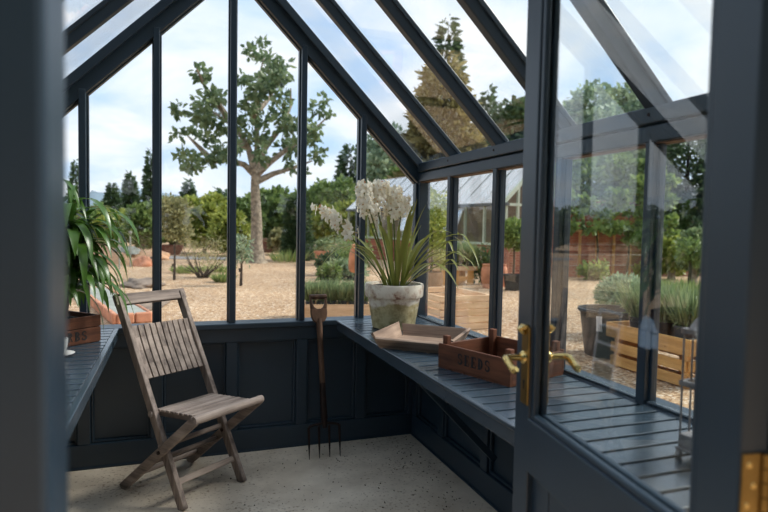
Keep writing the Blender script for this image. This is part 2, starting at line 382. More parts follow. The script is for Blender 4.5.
sidewall('wall_right', XR, 1, 'glazed side wall with slatted bench and panelled base')
sidewall('wall_left', XL, -1, 'glazed side wall behind the potted plant with panelled base')
YSEQ = [YB]+RYS+[.52]
for sgn, x in ((1, XR), (-1, XL)):
    for i in range(6):
        wn += 1
        o = MB().box(x+sgn*.012, x+sgn*.016, YSEQ[i+1]+.01, YSEQ[i]-.01, SILL, EZ).build('window_%d' % wn, GLASS)
        struct(o, 'clear glass pane of the %s, bay %s from the back corner' % ('wall over the long bench' if sgn > 0 else 'wall behind the plant crate', ['one', 'two', 'three', 'four', 'five', 'six'][i]), 'window')
# ---- roof
ce = sroot('ceiling', 'pitched glass roof on dark painted rafters', 'ceiling')
for sgn, xe in ((1, XR+.02), (-1, XL-.02)):
    for y in RYS+[.52]:
        b = MB(); b.beam((xe+sgn*.02, y, 1.665), (RX, y, ZR-.025-.0), .042, .05, (0, 0, 1))
        b.beam((xe+sgn*.02, y, 1.705), (RX, y, ZR+.015), .056, .022, (0, 0, 1))
        b.build('rafter', PAINT, ce, bevel=.004)
    for i in range(6):
        y0, y1 = YSEQ[i+1]+.005, YSEQ[i]-.005
        nrm = V((sgn*SL, 0, 1)).normalized()*.004
        a, c = V((xe+sgn*.05, 0, 1.69-.05+.005)), V((RX, 0, ZR+.005))
        vs = []
        for off in (V((0, 0, 0)), nrm):
            for p, y in ((a, y0), (a, y1), (c, y1), (c, y0)): vs.append(V((p.x, y, p.z))+off)
        MB().add(vs, [(0, 3, 2, 1), (4, 5, 6, 7), (0, 1, 5, 4), (1, 2, 6, 5), (2, 3, 7, 6), (3, 0, 4, 7)]).build('roof_pane', GLASS, ce)
MB().box(RX-.022, RX+.022, .5, YB+.06, ZR-.12, ZR+.03).build('ridge_beam', PAINT, ce, bevel=.004)
# ---- front wall with the doorway (the camera looks in through it)
wf = sroot('wall_front', 'entrance wall with dark painted door posts', 'wall')
DX0, DX1, FY = -.0905, .80, .5
MB().box(DX0-.13, DX0, FY, FY+.09, 0, 2.02).build('door_post', PAINT, wf, bevel=.006)
MB().box(DX1, DX1+.1, FY, FY+.09, 0, 2.02).build('door_post', PAINT, wf, bevel=.006)
MB().box(DX0-.13, DX1+.1, FY, FY+.09, 2.02, 2.10).build('door_head', PAINT, wf, bevel=.006)
MB().box(XL, DX0-.13, FY, FY+.07, 0, SILL).build('wall_board', PAINT, wf)
MB().box(DX1+.1, XR, FY, FY+.07, 0, SILL).build('wall_board', PAINT, wf)
for sgn, xe in ((1, XR+.02), (-1, XL-.02)):
    b = MB(); b.beam((xe+sgn*.02, FY+.03, 1.69-.105), (RX, FY+.03, ZR-.085), .07, .10); b.build('gable_rafter', PAINT, wf, bevel=.004)
    b = MB(); b.box(xe-.035, xe+.035, FY, FY+.07, 0, EZ); b.build('corner_post', PAINT, wf, bevel=.004)
MB().box(RX-.02, RX+.02, FY+.02, FY+.06, 2.1, ZR-.1).build('mullion', PAINT, wf)
for x0, x1, zb in ((XL, DX0-.13, SILL), (DX1+.1, XR, SILL), (DX0-.13, RX, 2.1), (RX, DX1+.1, 2.1)):
    wn += 1
    poly = [(x0, zb), (x1, zb), (x1, rooftop(x1)-.08), (x0, rooftop(x0)-.08)]
    struct(MB().prism(poly, .004, Matrix.Translation((0, FY+.04, 0))).build('window_%d' % wn, GLASS), 'clear glass pane of the entrance gable', 'window')['group'] = 'entrance gable panes'

# ---- the open door
dr = struct(thing('door_1', 'open dark painted half-glazed door with brass lever handles', 'door', (.8327, 1.2838, 0), math.atan2(-.988, -.157)))
T = .045; DL = .733
MB().box(0, .082, 0, T, .02, 1.98).build('latch_stile', PAINT, dr, bevel=.004)
MB().box(.651, DL, 0, T, .02, 1.98).build('hinge_stile', PAINT, dr, bevel=.004)
MB().box(.082, .651, 0, T, 1.88, 1.98).build('top_rail', PAINT, dr, bevel=.004)
MB().box(.072, .661, 0, T, .704, .838).build('middle_rail', PAINT, dr, bevel=.004)
MB().box(.072, .661, 0, T, .02, .16).build('bottom_rail', PAINT, dr, bevel=.004)
b = MB()
for y0, y1 in ((.004, .019), (.027, T-.004)):
    b.box(.082, .1, y0, y1, .838, 1.88); b.box(.635, .651, y0, y1, .838, 1.88); b.box(.1, .635, y0, y1, .838, .852); b.box(.1, .635, y0, y1, 1.866, 1.88)
b.build('glazing_bead', PAINT, dr, bevel=.004)
b = MB()
for k in range(6): b.box(.072+k*.0985, .072+k*.0985+.0955, .016, .03, .15, .71)
b.build('boarded_panel', PAINT, dr, bevel=.003)
pane = MB().box(.09, .643, .021, .025, .845, 1.872).build('door_pane', DOORGLASS, dr)
def lever(sgn, parent):
    y0 = 0 if sgn < 0 else T
    y = lambda d: y0+sgn*d
    bp = MB()
    if sgn < 0: bp.box(.041, .083, y(0), y(.006), .868, 1.062)
    else: bp.box(.040, .084, y(0), y(.006), .868, 1.062)
    h = bp.build('handle_backplate', BRASSD, parent, bevel=.003)
    b = MB()
    z = .985
    b.lathe([(.0, 0), (.017, 0), (.017, .006), (.011, .012)], 16)
    b.v = [V((.062+p.x, y(.006+p.z), z+p.y)) for p in b.v]
    b.tube([(.062, y(.01), z), (.062, y(.05), z), (.066, y(.058), z), (.08, y(.06), z-.001), (.092, y(.06), z-.006), (.108, y(.06), z-.014), (.124, y(.058), z-.016), (.130, y(.056), z-.012)], [.008, .008, .009, .010, .0095, .009, .010, .006], 10)
    b.build('lever', BRASS, h, smooth=True)
    b = MB(); b.tube([(.062, y(.004), 1.045), (.062, y(.012), 1.05), (.062, y(.02), 1.062)], [.006, .008, .011], 10); b.box(.05, .074, y(0), y(.016), 1.055, 1.068)
    b.build('backplate_cap', BRASS, h, smooth=True, bevel=.003)
    b = MB(); b.lathe([(0, 0), (.0045, 0), (.0045, .001), (0, .001)], 10); b.v = [V((.062+p.x, y(.006+p.z), .925+p.y)) for p in b.v]; b.box(.0605, .0635, y(.006), y(.0072), .905, .925)
    b.build('keyhole', INK, h)
lever(-1, dr); lever(1, dr)
# butt hinges on the hinge edge of the door
for zc in (.955, 1.72, .3):
    h = MB().box(DL, DL+.0035, .002, .031, zc-.05, zc+.05).build('hinge', BRASSD, dr, bevel=.001)
    b = MB()
    for k in range(5): b.tube([(DL+.004, .037, zc-.05+k*.02+.001), (DL+.004, .037, zc-.05+k*.02+.019)], .0065, 12)
    b.build('knuckle', BRASSD, h, smooth=True)
    b = MB()
    for q, (yy, dz) in enumerate(((.012, .034), (.02, .005), (.011, -.022))):
        l = MB().lathe([(0, 0), (.0045, 0), (.0035, .0012), (0, .0015)], 10); l.v = [V((DL+.0035+p.z, yy+p.x, zc+dz+p.y)) for p in l.v]; b.add(l.v, l.f)
    b.build('screw', BRASS, h, smooth=True)

# ================================================================== BENCHES
def bench(name, label, xf, xw, sgn):
    r = thing(name, label, 'bench', ((xf+xw)/2, (.62+YB-.05)/2, 0))
    ox, oy = r.location.x, r.location.y
    b = MB(); y = YB-.045
    while y > .70:
        b.box(xf-ox, xw-ox, y-.0635-oy, y-oy, SILL-.018, SILL); y -= .0745
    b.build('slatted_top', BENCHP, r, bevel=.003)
    b = MB(); b.box(xf-sgn*.018-ox, xf-ox, .64-oy, YB-.05-oy, SILL-.058, SILL+.001); b.box(xf-sgn*.024-ox, xf-ox, .64-oy, YB-.05-oy, SILL-.012, SILL+.002)
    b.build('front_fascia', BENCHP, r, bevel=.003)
    b = MB()
    for q in (.06, .3, .46): b.box(xf+sgn*q*.9-ox, xf+sgn*(q*.9+.035)-ox, .66-oy, YB-.06-oy, SILL-.05, SILL-.018)
    b.build('bearer', PAINT, r)
    for yy in (2.30, 1.2):
        b = MB(); b.beam((xw-sgn*.035-ox, yy-oy, .24), (xf+sgn*.03-ox, yy-oy, SILL-.055), .02, .03); b.build('bracket', PAINT, r, bevel=.003)
    return r
bench('potting_bench', 'long dark slatted bench holding the orchid pot and the wooden trays', .9275, XR-.022, 1)
bench('potting_bench', 'dark slatted bench behind the chair holding the plant crate and saucer', -.2955, XL+.043, -1)

# ================================================================== FOLDING CHAIR
CH = thing('folding_chair', 'weathered grey slatted wooden folding chair standing on the concrete floor', 'chair', (.039, 3.026, 0), math.radians(-142.35))
post = lambda z: .237-.53*z
for sx in (.18, -.18):
    b = MB(); b.beam((sx, post(0)+.0, 0.0), (sx, post(.93), .93), .026, .046, (0, 1, .5)); b.build('rear_post', TEAK['z'], CH, bevel=.004)
    b = MB(); b.beam((sx*1.10, -.195, .0), (sx*1.10, .335, .437), .024, .044, (0, -.6, 1)); b.build('leg', TEAK['y'], CH, bevel=.005)
    b = MB(); b.tube([(sx*1.2, .1, .243), (sx*.9, .1, .243)], .009, 10); b.build('pivot_bolt', IRON, CH, smooth=True)
b = MB(); b.beam((-.205, post(.918)+.004, .918), (.205, post(.918)+.004, .918), .026, .058, (0, -.48, .88)); b.build('top_rail', TEAK['x'], CH, bevel=.005)
for z in (.765, .585):
    b = MB(); b.beam((-.17, post(z)-.004, z), (.17, post(z)-.004, z), .018, .034, (0, -.48, .88)); b.build('back_rail', TEAK['x'], CH, bevel=.003)
b = MB()
for k in range(10):
    x = -.151+k*.0336
    pts = [(x+.0, post(z)+.012-.006*math.sin((z-.555)/.24*PI), z) for z in (.555, .62, .68, .74, .795)]
    for p, q in zip(pts, pts[1:]): b.beam(p, q, .0265, .009, (0, 1, .5))
b.build('back_slat_panel', TEAK['z'], CH, bevel=.0015)
b = MB()
for k in range(9):
    y = .035+k*.0325; z = .418+.02*k/9
    b.box(-.165, .165, y-.0125, y+.0125, z-.006, z+.006)
b.build('slatted_seat', TEAK['x'], CH, bevel=.003)
for sx in (.13, -.13):
    b = MB(); b.beam((sx*1.12, .0, .400), (sx*1.12, .325, .424), .022, .026); b.build('seat_rail', TEAK['y'], CH, bevel=.003)
b = MB(); b.tube([(-.208, .337, .437), (.208, .337, .437)], .019, 12); b.build('front_rail', TEAK['x'], CH, smooth=True)
b = MB(); b.tube([(-.2, .02, .405), (.2, .02, .405)], .015, 10); b.build('rear_seat_rail', TEAK['x'], CH, smooth=True)
for y, z in ((.085, .262), (.035, .18), (-.12, .075)):
    b = MB(); b.tube([(-.195, y, z), (.195, y, z)], .0125, 10); b.build('stretcher', TEAK['x'], CH, smooth=True)
b = MB(); b.beam((-.17, post(.11), .11), (.17, post(.11), .11), .02, .03, (0, -.48, .88)); b.build('stretcher', TEAK['x'], CH, bevel=.004)

# ================================================================== GARDEN FORK
FK = thing('garden_fork', 'old four-tined digging fork leaning on the back wall, wooden handle', 'garden tool', (.797, 3.118, 0))
TX = [-.089, -.031, .028, .088]
def along(t): return V((.003+.0*t, .035+.165*t, .185+.572*t))
b = MB(); b.tube([along(.06), along(.3), along(.6), along(1.0)], [.017, .0165, .016, .018], 12); b.build('shaft', ASH, FK, smooth=True)
b = MB()   # D grip: flared yoke with a hole and a cross bar
out = [(-.014, 0), (.014, 0), (.03, .022), (.044, .05), (.047, .085), (.05, .135), (.05, .168), (-.05, .168), (-.05, .135), (-.047, .085), (-.044, .05), (-.03, .022)]
hole = [(-.012, .072), (.012, .072), (.027, .085), (.035, .108), (.036, .132), (.036, .14), (-.036, .14), (-.036, .132), (-.035, .108), (-.027, .085)]
mm = Matrix.Translation(along(.96)) @ Matrix.Rotation(math.radians(-15), 4, 'X')
# fill between the outline and the hole: sides, bottom yoke, top bar
def slab(poly): b.prism([(x, z) for x, z in poly], .026, mm @ Matrix.Translation((0, -.013, 0)))
slab([(-.016, 0), (.016, 0), (.034, .010), (.045, .030), (.0485, .055), (.049, .082), (.012, .082), (-.012, .082), (-.049, .082), (-.0485, .055), (-.045, .030), (-.034, .010)])
slab([(.012, .082), (.049, .082), (.05, .135), (.05, .142), (.037, .142), (.037, .132), (.035, .112), (.027, .092)])
slab([(-.012, .082), (-.027, .092), (-.035, .112), (-.037, .132), (-.037, .142), (-.05, .142), (-.05, .135), (-.049, .082)])
l = MB().tube([(-.052, 0, .153), (.052, 0, .153)], .0155, 12); b.add([mm @ p for p in l.v], l.f)
b.build('grip', ASH, FK, bevel=.004)
b = MB(); b.tube([along(-.04), along(.04), along(.16), along(.38)], [.012, .019, .0185, .0175], 10); b.build('socket', IRON, FK, smooth=True)
b = MB(); b.tube([(TX[0], .026, .166), (TX[0]+.006, .030, .176), (-.06, .033, .183), (0, .036, .19), (.06, .033, .183), (TX[3]-.006, .030, .176), (TX[3], .026, .166)], .0075, 8); b.build('fork_crossbar', IRON, FK, smooth=True)
for x in TX:
    b = MB(); b.tube([(x, .028, .176), (x, .024, .15), (x, .012, .08), (x, .0, .003)], [.0075, .0072, .006, .002], 8); b.build('tine', IRON, FK, smooth=True)

# ================================================================== ORCHID
OR = thing('potted_orchid', 'white flowering orchid in a flaking limewashed clay pot', 'potted plant', (1.158, 3.03, SILL))
b = MB(); b.lathe([(.0, 0), (.112, 0), (.118, .004), (.146, .165), (.148, .172), (.158, .174), (.163, .182), (.166, .236), (.162, .246), (.150, .246), (.145, .225), (.0, .222)], 48); b.build('pot', AGEDPOT, OR, smooth=True)
b = MB(); b.lathe([(0, .205), (.143, .205), (.13, .232), (0, .236)], 24); b.build('soil', SOIL, OR)
STRAP = leafmat('orchid_leaf', s2l(84, 96, 36), s2l(158, 162, 84), .3, .4)
rl = random.Random(3)
def strapleaf(mb, base, az, length, lift, droop, w=.013, n=10, lim=(-9, 9, -9, 9)):
    p = V(base); d = V((math.cos(az)*math.cos(lift), math.sin(az)*math.cos(lift), math.sin(lift))); pts = []; ws = []
    for i in range(n+1):
        t = i/n; pts.append(p.copy()); ws.append(max(.0012, w*(.75+.5*math.sin(min(1, t*1.3)*PI*.6))*(1-t**4)))
        d = (d+V((0, 0, -droop*(.3+t*1.5)/n))).normalized(); p = p+d*(length/n); p.x = min(max(p.x, lim[0]), lim[1]); p.y = min(max(p.y, lim[2]), lim[3])
    mb.strap(pts, ws)
LF = []
hz = [(a, l, lf, dr) for a, l, lf, dr in
      [(-20, .56, 62, 1.7), (-32, .50, 52, 1.5), (-8, .50, 48, 1.2), (5, .58, 55, 1.6), (20, .5, 60, 1.4), (-45, .46, 66, 1.4), (35, .45, 50, 1.3), (-25, .40, 40, .9), (0, .52, 38, 1.0),
       (-60, .40, 74, .9), (60, .45, 70, 1.2), (90, .5, 66, 1.3), (-90, .44, 76, 1.0), (-110, .38, 72, 1.2), (120, .5, 60, 1.4), (150, .5, 60, 1.9), (165, .48, 58, 1.8), (178, .46, 66, 1.7), (195, .5, 62, 2.2), (210, .44, 64, 1.9),
       (230, .42, 70, 1.3), (-75, .42, 80, .7), (10, .42, 72, .9), (80, .42, 80, .6), (-15, .40, 80, .8), (40, .44, 78, .8), (170, .36, 78, .9), (-50, .5, 44, 1.5), (-28, .62, 58, 1.9), (100, .4, 82, .5)]]
for i, (a, l, lf, dr_) in enumerate(hz):
    a = a-30 if -65 < a < 65 else a; a = math.radians(a); l *= 1.2 if a < -.35 or a > 1.3 else .85; dr_ *= 1.25; b = MB(); strapleaf(b, (math.cos(a)*.05+rl.uniform(-.02, .02), math.sin(a)*.05+rl.uniform(-.02, .02), .225), a, l, math.radians(lf), dr_, .0108, 12, (-9, .245, -9, .28))
    b.build('leaf', STRAP, OR, smooth='all')
STEMG = simple('green_stem', s2l(96, 110, 50), .5, noise=.15)
CREAM = leafmat('cream_petal', s2l(232, 226, 204), s2l(250, 247, 234), .3, .5)
LIPM = leafmat('rust_lip', s2l(206, 160, 104), s2l(236, 214, 170), .2, .5)
SPM = leafmat('papery_sheath', s2l(176, 120, 84), s2l(214, 170, 130), .3, .6)
def flower_mesh(seed):
    r = random.Random(seed); b = MB()
    for k in range(5):
        a = PI/2+k*2*PI/5+r.uniform(-.12, .12); L = r.uniform(.026, .033); c = V((math.cos(a), 0, math.sin(a))); sd = V((-math.sin(a), 0, math.cos(a)))
        pts = [c*.002, c*L*.35+V((0, -.004, 0)), c*L*.7+V((0, -.004, 0)), c*L+V((0, r.uniform(-.001, .004), 0))]
        b.strap(pts, [.003, .0088, .0082, .0015], sd, .12)
    return b
FM = []
for s in range(4):
    pm = bpy.data.meshes.new('flower'); bb = flower_mesh(s); pm.from_pydata([tuple(p) for p in bb.v], [], bb.f); pm.materials.append(CREAM); FM.append(pm)
spikes = [  # control points of each flower stem, flowers from t0
    ([(-0.02, -0.02, 0.22), (-0.07, -0.03, 0.3653), (-0.12, -0.04, 0.5107), (-0.165, -0.05, 0.6378), (-0.2, -0.05, 0.7287), (-0.2, -0.05, 0.7832)], .60, 23),
    ([(0, 0, 0.22), (-0.04, 0, 0.3835), (-0.085, -0.01, 0.547), (-0.115, -0.02, 0.6742), (-0.12, -0.03, 0.7559), (-0.1, -0.04, 0.7923)], .56, 23),
    ([(0.02, 0.02, 0.22), (0.01, 0.02, 0.3835), (-0.005, 0, 0.5288), (-0.02, -0.01, 0.6378), (-0.025, -0.02, 0.7287), (-0.01, -0.02, 0.765)], .56, 20),
    ([(0.02, 0.03, 0.22), (0.03, 0.04, 0.3835), (0.035, 0.04, 0.5107), (0.045, 0.04, 0.6197), (0.05, 0.045, 0.6833), (0.06, 0.04, 0.7196)], .56, 15),
    ([(-0.05, -0.02, 0.22), (-0.11, -0.02, 0.3199), (-0.2, -0.01, 0.4289), (-.28, .0, .53), (-.36, .01, .60), (-.43, .02, .655)], .56, 19),
    ([(-.02, .0, .22), (-.06, .01, .38), (-.11, .02, .50), (-.15, .02, .60), (-.17, .02, .68), (-.16, .02, .72)], .60, 14)]
def bez(pts, t):
    k = t*(len(pts)-1); i = min(int(k), len(pts)-2); f = k-i; a, b2 = V(pts[i]), V(pts[i+1])
    p0 = V(pts[max(i-1, 0)]); p3 = V(pts[min(i+2, len(pts)-1)])
    return .5*((2*a)+(b2-p0)*f+(2*p0-5*a+4*b2-p3)*f*f+(3*a-p0-3*b2+p3)*f**3)
for si, (pts, t0, nf) in enumerate(spikes):
    b = MB(); b.tube([bez(pts, t/14) for t in range(15)], [.0055-.0028*t/14 for t in range(15)], 7)
    sp_ = b.build('flower_spike', STEMG, OR, smooth=True)
    for k in range(nf):
        t = t0+(1-t0)*k/(nf-1); p = bez(pts, min(t, 1)); az = k*2.4+si
        out_ = V((math.cos(az), math.sin(az)*.8-.45, .1)).normalized()
        q = p+out_*rl.uniform(.030, .066)*(1.15-.4*t)
        f = bpy.data.objects.new('flower', FM[k % 4]); COL.objects.link(f); f.parent = sp_
        yv = -out_; zv = (V((0, 0, 1))-yv*yv.z).normalized(); xv = yv.cross(zv)
        m = Matrix((xv, yv, zv)).transposed().to_4x4(); s = rl.uniform(.9, 1.2)*(1.12 if k < nf-3 else .7); m = m @ Matrix.Scale(s, 4) @ Matrix.Rotation(rl.uniform(-.4, .4), 4, 'Y'); m.translation = q
        f.matrix_local = m
    b = MB()
    for k in range(nf):
        t = t0+(1-t0)*k/(nf-1); p = bez(pts, min(t, 1)); az = k*2.4+si
        out_ = V((math.cos(az), math.sin(az)*.8-.45, .1)).normalized(); q = p+out_*rl.uniform(.030, .066)*(1.15-.4*t)+out_*.004
        b.tube([q, q+out_*.008+V((0, 0, -.007))], [.0032, .0015], 5); b.tube([p, q], .0016, 4)
    b.build('flower_lips', LIPM, sp_)['kind'] = 'stuff'
    b = MB(); e = bez(pts, 1)
    for k in range(5): b.strap([e, e+V((rl.uniform(-.012, .012), rl.uniform(-.012, .01), rl.uniform(.012, .024)))*1.0], [.005, .001], (1, .2, 0))
    b.build('bud_tip', SPM, sp_)
# dry curling leaf ends to the right of the pot
b = MB(); strapleaf(b, (.05, -.02, .23), math.radians(-52), .60, math.radians(68), 2.6, .0035, 12, (-9, .245, -9, 9)); strapleaf(b, (-.04, -.06, .23), math.radians(200), .34, math.radians(40), 1.5, .003)
b.build('dry_leaf', leafmat('dry_leaf_mat', s2l(120, 116, 60), s2l(150, 140, 84)), OR, smooth='all')

# ================================================================== TRAYS AND CRATES
# flared pale tray
TR = thing('wooden_tray', 'pale weathered flared wooden tray lying beside the orchid pot', 'tray', (1.120, 2.535, SILL), math.radians(-40.5))
hw, hd, fl, tz = .150, .148, .035, .064
b = MB(); b.box(-hw, hw, -hd, hd, 0, .010); b.build('tray_bottom', TRAYW['x'], TR, bevel=.002)
def quadboard(name, lo0, lo1, hi0, hi1, th, mat, parent, bev=.002):
    lo0, lo1, hi0, hi1 = map(V, (lo0, lo1, hi0, hi1)); n = (lo1-lo0).cross(hi0-lo0).normalized()*th
    return MB().add([lo0, lo1, hi1, hi0, lo0+n, lo1+n, hi1+n, hi0+n], [(0, 3, 2, 1), (4, 5, 6, 7), (0, 1, 5, 4), (1, 2, 6, 5), (2, 3, 7, 6), (3, 0, 4, 7)]).build(name, mat, parent, bevel=bev)
quadboard('long_side', (hw, -hd, .0), (-hw, -hd, .0), (hw+.02, -hd-fl, tz-.010), (-hw-.02, -hd-fl, tz-.010), -.012, TRAYW['x'], TR)
quadboard('long_side', (-hw, hd, .0), (hw, hd, .0), (-hw-.02, hd+fl, tz), (hw+.02, hd+fl, tz), -.012, TRAYW['x'], TR)
quadboard('end_board', (-hw, -hd-.004, .0), (-hw, hd+.004, .0), (-hw-fl, -hd-fl, tz+.008), (-hw-fl, hd+fl, tz+.008), -.013, TRAYW['y'], TR)
quadboard('end_board', (hw, hd+.004, .0), (hw, -hd-.004, .0), (hw+fl, hd+fl, tz+.006), (hw+fl, -hd-fl, tz+.006), -.013, TRAYW['y'], TR)

# stencilled letters: strokes in a unit box, thick/thin with serifs
def letter(mb, ch, x, z, h, m):
    w = .62*h; st = .21*h; th = .095*h; d = .0009
    R = lambda x0, x1, z0, z1: mb.box(x+x0*w, x+x1*w, -d, 0, z+z0*h, z+z1*h, m)
    sw = st/w; tw = th/h
    if ch in 'EBDHRTLF':
        R(.12, .12+sw, 0, 1); R(0, .12, 0, tw*.8); R(0, .12, 1-tw*.8, 1)
    if ch == 'E':
        R(.12, .95, 0, tw); R(.12, .92, 1-tw, 1); R(.12+sw*1.3, .66, .5-tw/2, .5+tw/2); R(.86, .95, 0, .27); R(.83, .92, .75, 1); R(.6, .67, .38, .62)
    def arc(cx, cz, rx, rz, a0, a1, w0, w1, n=10):
        vs = []; fs = []
        for i in range(n+1):
            a = math.radians(a0+(a1-a0)*i/n); k = w0+(w1-w0)*math.sin(PI*i/n); c, s = math.cos(a), math.sin(a)
            for e in (k/2, -k/2): vs.append((x+cx*w+(rx*w+e)*c, -d, z+cz*h+(rz*h+e)*s))
        for i in range(n): fs.append((2*i, 2*i+1, 2*i+3, 2*i+2))
        mb.add(vs, fs, m)
    if ch == 'D': arc(.3, .5, .52, .46, -84, 84, th, st)
    if ch == 'B': arc(.3, .74, .45, .22, -88, 88, th, st*.9); arc(.3, .26, .52, .22, -88, 88, th, st)
    if ch == 'R': arc(.3, .74, .45, .22, -88, 88, th, st*.9); mb.prism([(x+.45*w, z+.5*h), (x+.62*w, z+.5*h), (x+1.0*w, z), (x+.78*w, z)], .0006, m @ Matrix.Translation((0, -.0006, 0)))
    if ch == 'H': R(.7, .7+sw, 0, 1); R(.12+sw*1.2, .68, .5-tw/2, .5+tw/2)
    if ch == 'S':
        arc(.5, .75, .33, .20, 25, 270, th*.8, st*.8); arc(.5, .28, .36, .22, 90, -155, th, st*.9)
        R(.78, .86, .68, .9); R(.1, .18, .08, .34)
def stencil(name, text, h, m, parent, gap=.2):
    mb = MB(); x = 0
    for ch in text: letter(mb, ch, x, 0, h, m); x += (.62+gap)*h
    return mb.build(name, INK, parent)
# seed crate: local x along the lettered side, local y inward
sx0, sy0 = V((1.0, 2.105, 0)), V((1.118, 1.760, 0)); ax = (sy0-sx0).normalized()
SD = thing('seed_crate', 'reddish-brown open wooden crate stencilled SEEDS on the slatted bench', 'crate', (sx0.x, sx0.y, SILL), math.atan2(ax.y, ax.x))
SLn, SWd, SHt = .365, .325, .098
MB().box(0, SLn, 0, .011, .006, SHt).build('front_board', SEEDW['x'], SD, bevel=.002)
MB().box(0, SLn, SWd-.011, SWd, .006, SHt).build('back_board', SEEDW['x'], SD, bevel=.002)
for x in (0, SLn-.011): MB().box(x, x+.011, .011, SWd-.011, .006, SHt-.004).build('end_board', SEEDW['y'], SD, bevel=.002)
b = MB()
for k in range(5): b.box(.0+k*.0735, k*.0735+.070, .002, SWd-.002, 0, .008)
b.build('bottom_boards', SEEDW['y'], SD, bevel=.001)['kind'] = 'stuff'
for x in (.012, SLn-.036):
    for y in (.012, SWd-.036): MB().box(x, x+.024, y, y+.024, .008, SHt+.032).build('corner_post', SEEDW['z'], SD, bevel=.002)
stencil('stencil_lettering', 'SEEDS', .042, Matrix.Translation((.108, -.0004, .034)), SD)

# crate under the plant, left bench
LC = thing('plant_crate', 'dark varnished wooden crate holding the drooping leafy plant', 'crate', (-.323, 2.991, SILL), math.atan2(-.675, -.737))
W1, D1, H1 = .34, .24, .125     # local x runs away along the lettered face, y negative is inward
b = MB(); b.box(0, W1, -.012, 0, .002, .07); b.build('front_board', SEEDW['x'], LC, bevel=.002)
MB().box(0, W1, -.012, 0, .073, H1).build('front_board', SEEDW['x'], LC, bevel=.002)
MB().box(0, W1, -D1, -D1+.012, .002, H1).build('back_board', SEEDW['x'], LC, bevel=.002)
for x in (.0, W1-.012): MB().box(x, x+.012, -D1+.012, -.012, .002, H1).build('end_board', SEEDW['y'], LC, bevel=.002)
MB().box(.005, W1-.005, -D1+.005, -.005, 0, .01).build('bottom_board', SEEDW['x'], LC)
# letters face +y here: mirror the x so the word reads from outside
mL = Matrix.Translation((.235, .0004, .018)) @ Matrix.Rotation(PI, 4, 'Z')
stencil('stencil_lettering', 'HERBS', .042, mL, LC)

# drooping plant standing in the crate
BROAD = leafmat('broad_leaf', s2l(32, 60, 26), s2l(96, 136, 52), .3, .3, .6)
PL = thing('drooping_plant', 'leafy plant with long drooping green leaves standing in the dark crate', 'potted plant', (-.50, 2.97, SILL+.012))
b = MB(); b.lathe([(0, 0), (.07, 0), (.09, .1), (.094, .1), (.088, .085), (0, .083)], 24); b.build('inner_pot', BLACKPL, PL, smooth=True)
rp = random.Random(11)
for k in range(9):
    a = k*.9; top = V((math.cos(a)*.1, math.sin(a)*.07, rp.uniform(.44, .64))); ba = V((math.cos(a)*.03, math.sin(a)*.03, .08))
    b = MB(); b.tube([ba, ba*.5+top*.5+V((.0, 0, .02)), top], [.007, .006, .004], 7); b.build('stem', simple('brown_stem', s2l(74, 58, 40), .7, noise=.2), PL, smooth=True)
    for j in range(18):
        t = .26+.76*j/17; p = ba*(1-t)+top*t; az = j*2.4+k*1.3+rp.uniform(-.3, .3); l = rp.uniform(.26, .40); b = MB()
        strapleaf(b, p, az, l, math.radians(rp.uniform(25, 65)), rp.uniform(2.6, 4.4), rp.uniform(.014, .020), 10, (-.29, 9, -9, .34)); b.build('leaf', BROAD, PL, smooth='all')
# long arching leaves reaching over the chair
for az, l, lf, dr_, z in ((-5, .42, 40, 3.0, .55), (-25, .40, 30, 2.8, .52), (10, .44, 34, 2.4, .46), (-40, .4, 45, 3.6, .58), (20, .4, 30, 3.4, .42), (-15, .38, 20, 3.0, .40), (-55, .36, 35, 3.6, .5), (0, .36, 10, 3.2, .35)):
    b = MB(); strapleaf(b, (.03, -.02, z), math.radians(az), l, math.radians(lf), dr_, .016, 12); b.build('leaf', BROAD, PL, smooth='all')

SAU = MB().lathe([(0, 0), (.03, 0), (.034, .003), (.062, .011), (.064, .013), (.060, .013), (.034, .007), (0, .006)], 32).build('saucer', CHINA, None, smooth=True)
SAU.location = (-.452, 2.690, SILL); tag(SAU, 'white china saucer on the dark slatted bench below the cup', 'saucer')
CU = thing('cup', 'white china cup standing on the saucer', 'cup', (-.452, 2.690, SILL+.0075))
MB().lathe([(0, 0), (.024, 0), (.026, .004), (.036, .03), (.039, .06), (.040, .066), (.0375, .066), (.034, .03), (.022, .007), (0, .006)], 28).build('cup_body', CHINA, CU, smooth=True)
b = MB(); b.tube([(-.036, 0, .05), (-.055, 0, .052), (-.060, 0, .036), (-.05, 0, .022), (-.034, 0, .02)], .0035, 8); b.build('cup_handle', CHINA, CU, smooth=True)

# grey metal lantern at the near end of the bench
LN = thing('metal_lantern', 'grey wire-sided metal lantern on ball feet seen through the door glass', 'lantern', (1.245, 1.045, SILL), math.radians(8))
b = MB(); b.box(-.06, .06, -.06, .06, .018, .026); b.box(-.055, .055, -.055, .055, .026, .06); b.build('lantern_base', STEEL, LN, bevel=.003)
for x in (-.052, .052):
    for y in (-.052, .052):
        b = MB(); b.lathe([(0, 0), (.006, .001), (.010, .009), (.006, .017), (0, .018)], 10, (x, y, 0)); b.build('ball_foot', STEEL, LN, smooth=True)
for x, y in [(s*.052, t*.052) for s in (-1, 1) for t in (-1, 1)]+[(-.052, -.017), (-.052, .017), (.052, -.017), (.052, .017), (-.017, -.052), (.017, -.052), (-.017, .052), (.017, .052)]:
    b = MB(); b.tube([(x, y, .06), (x, y, .31)], .0028, 6); b.build('wire_bar', STEEL, LN, smooth=True)
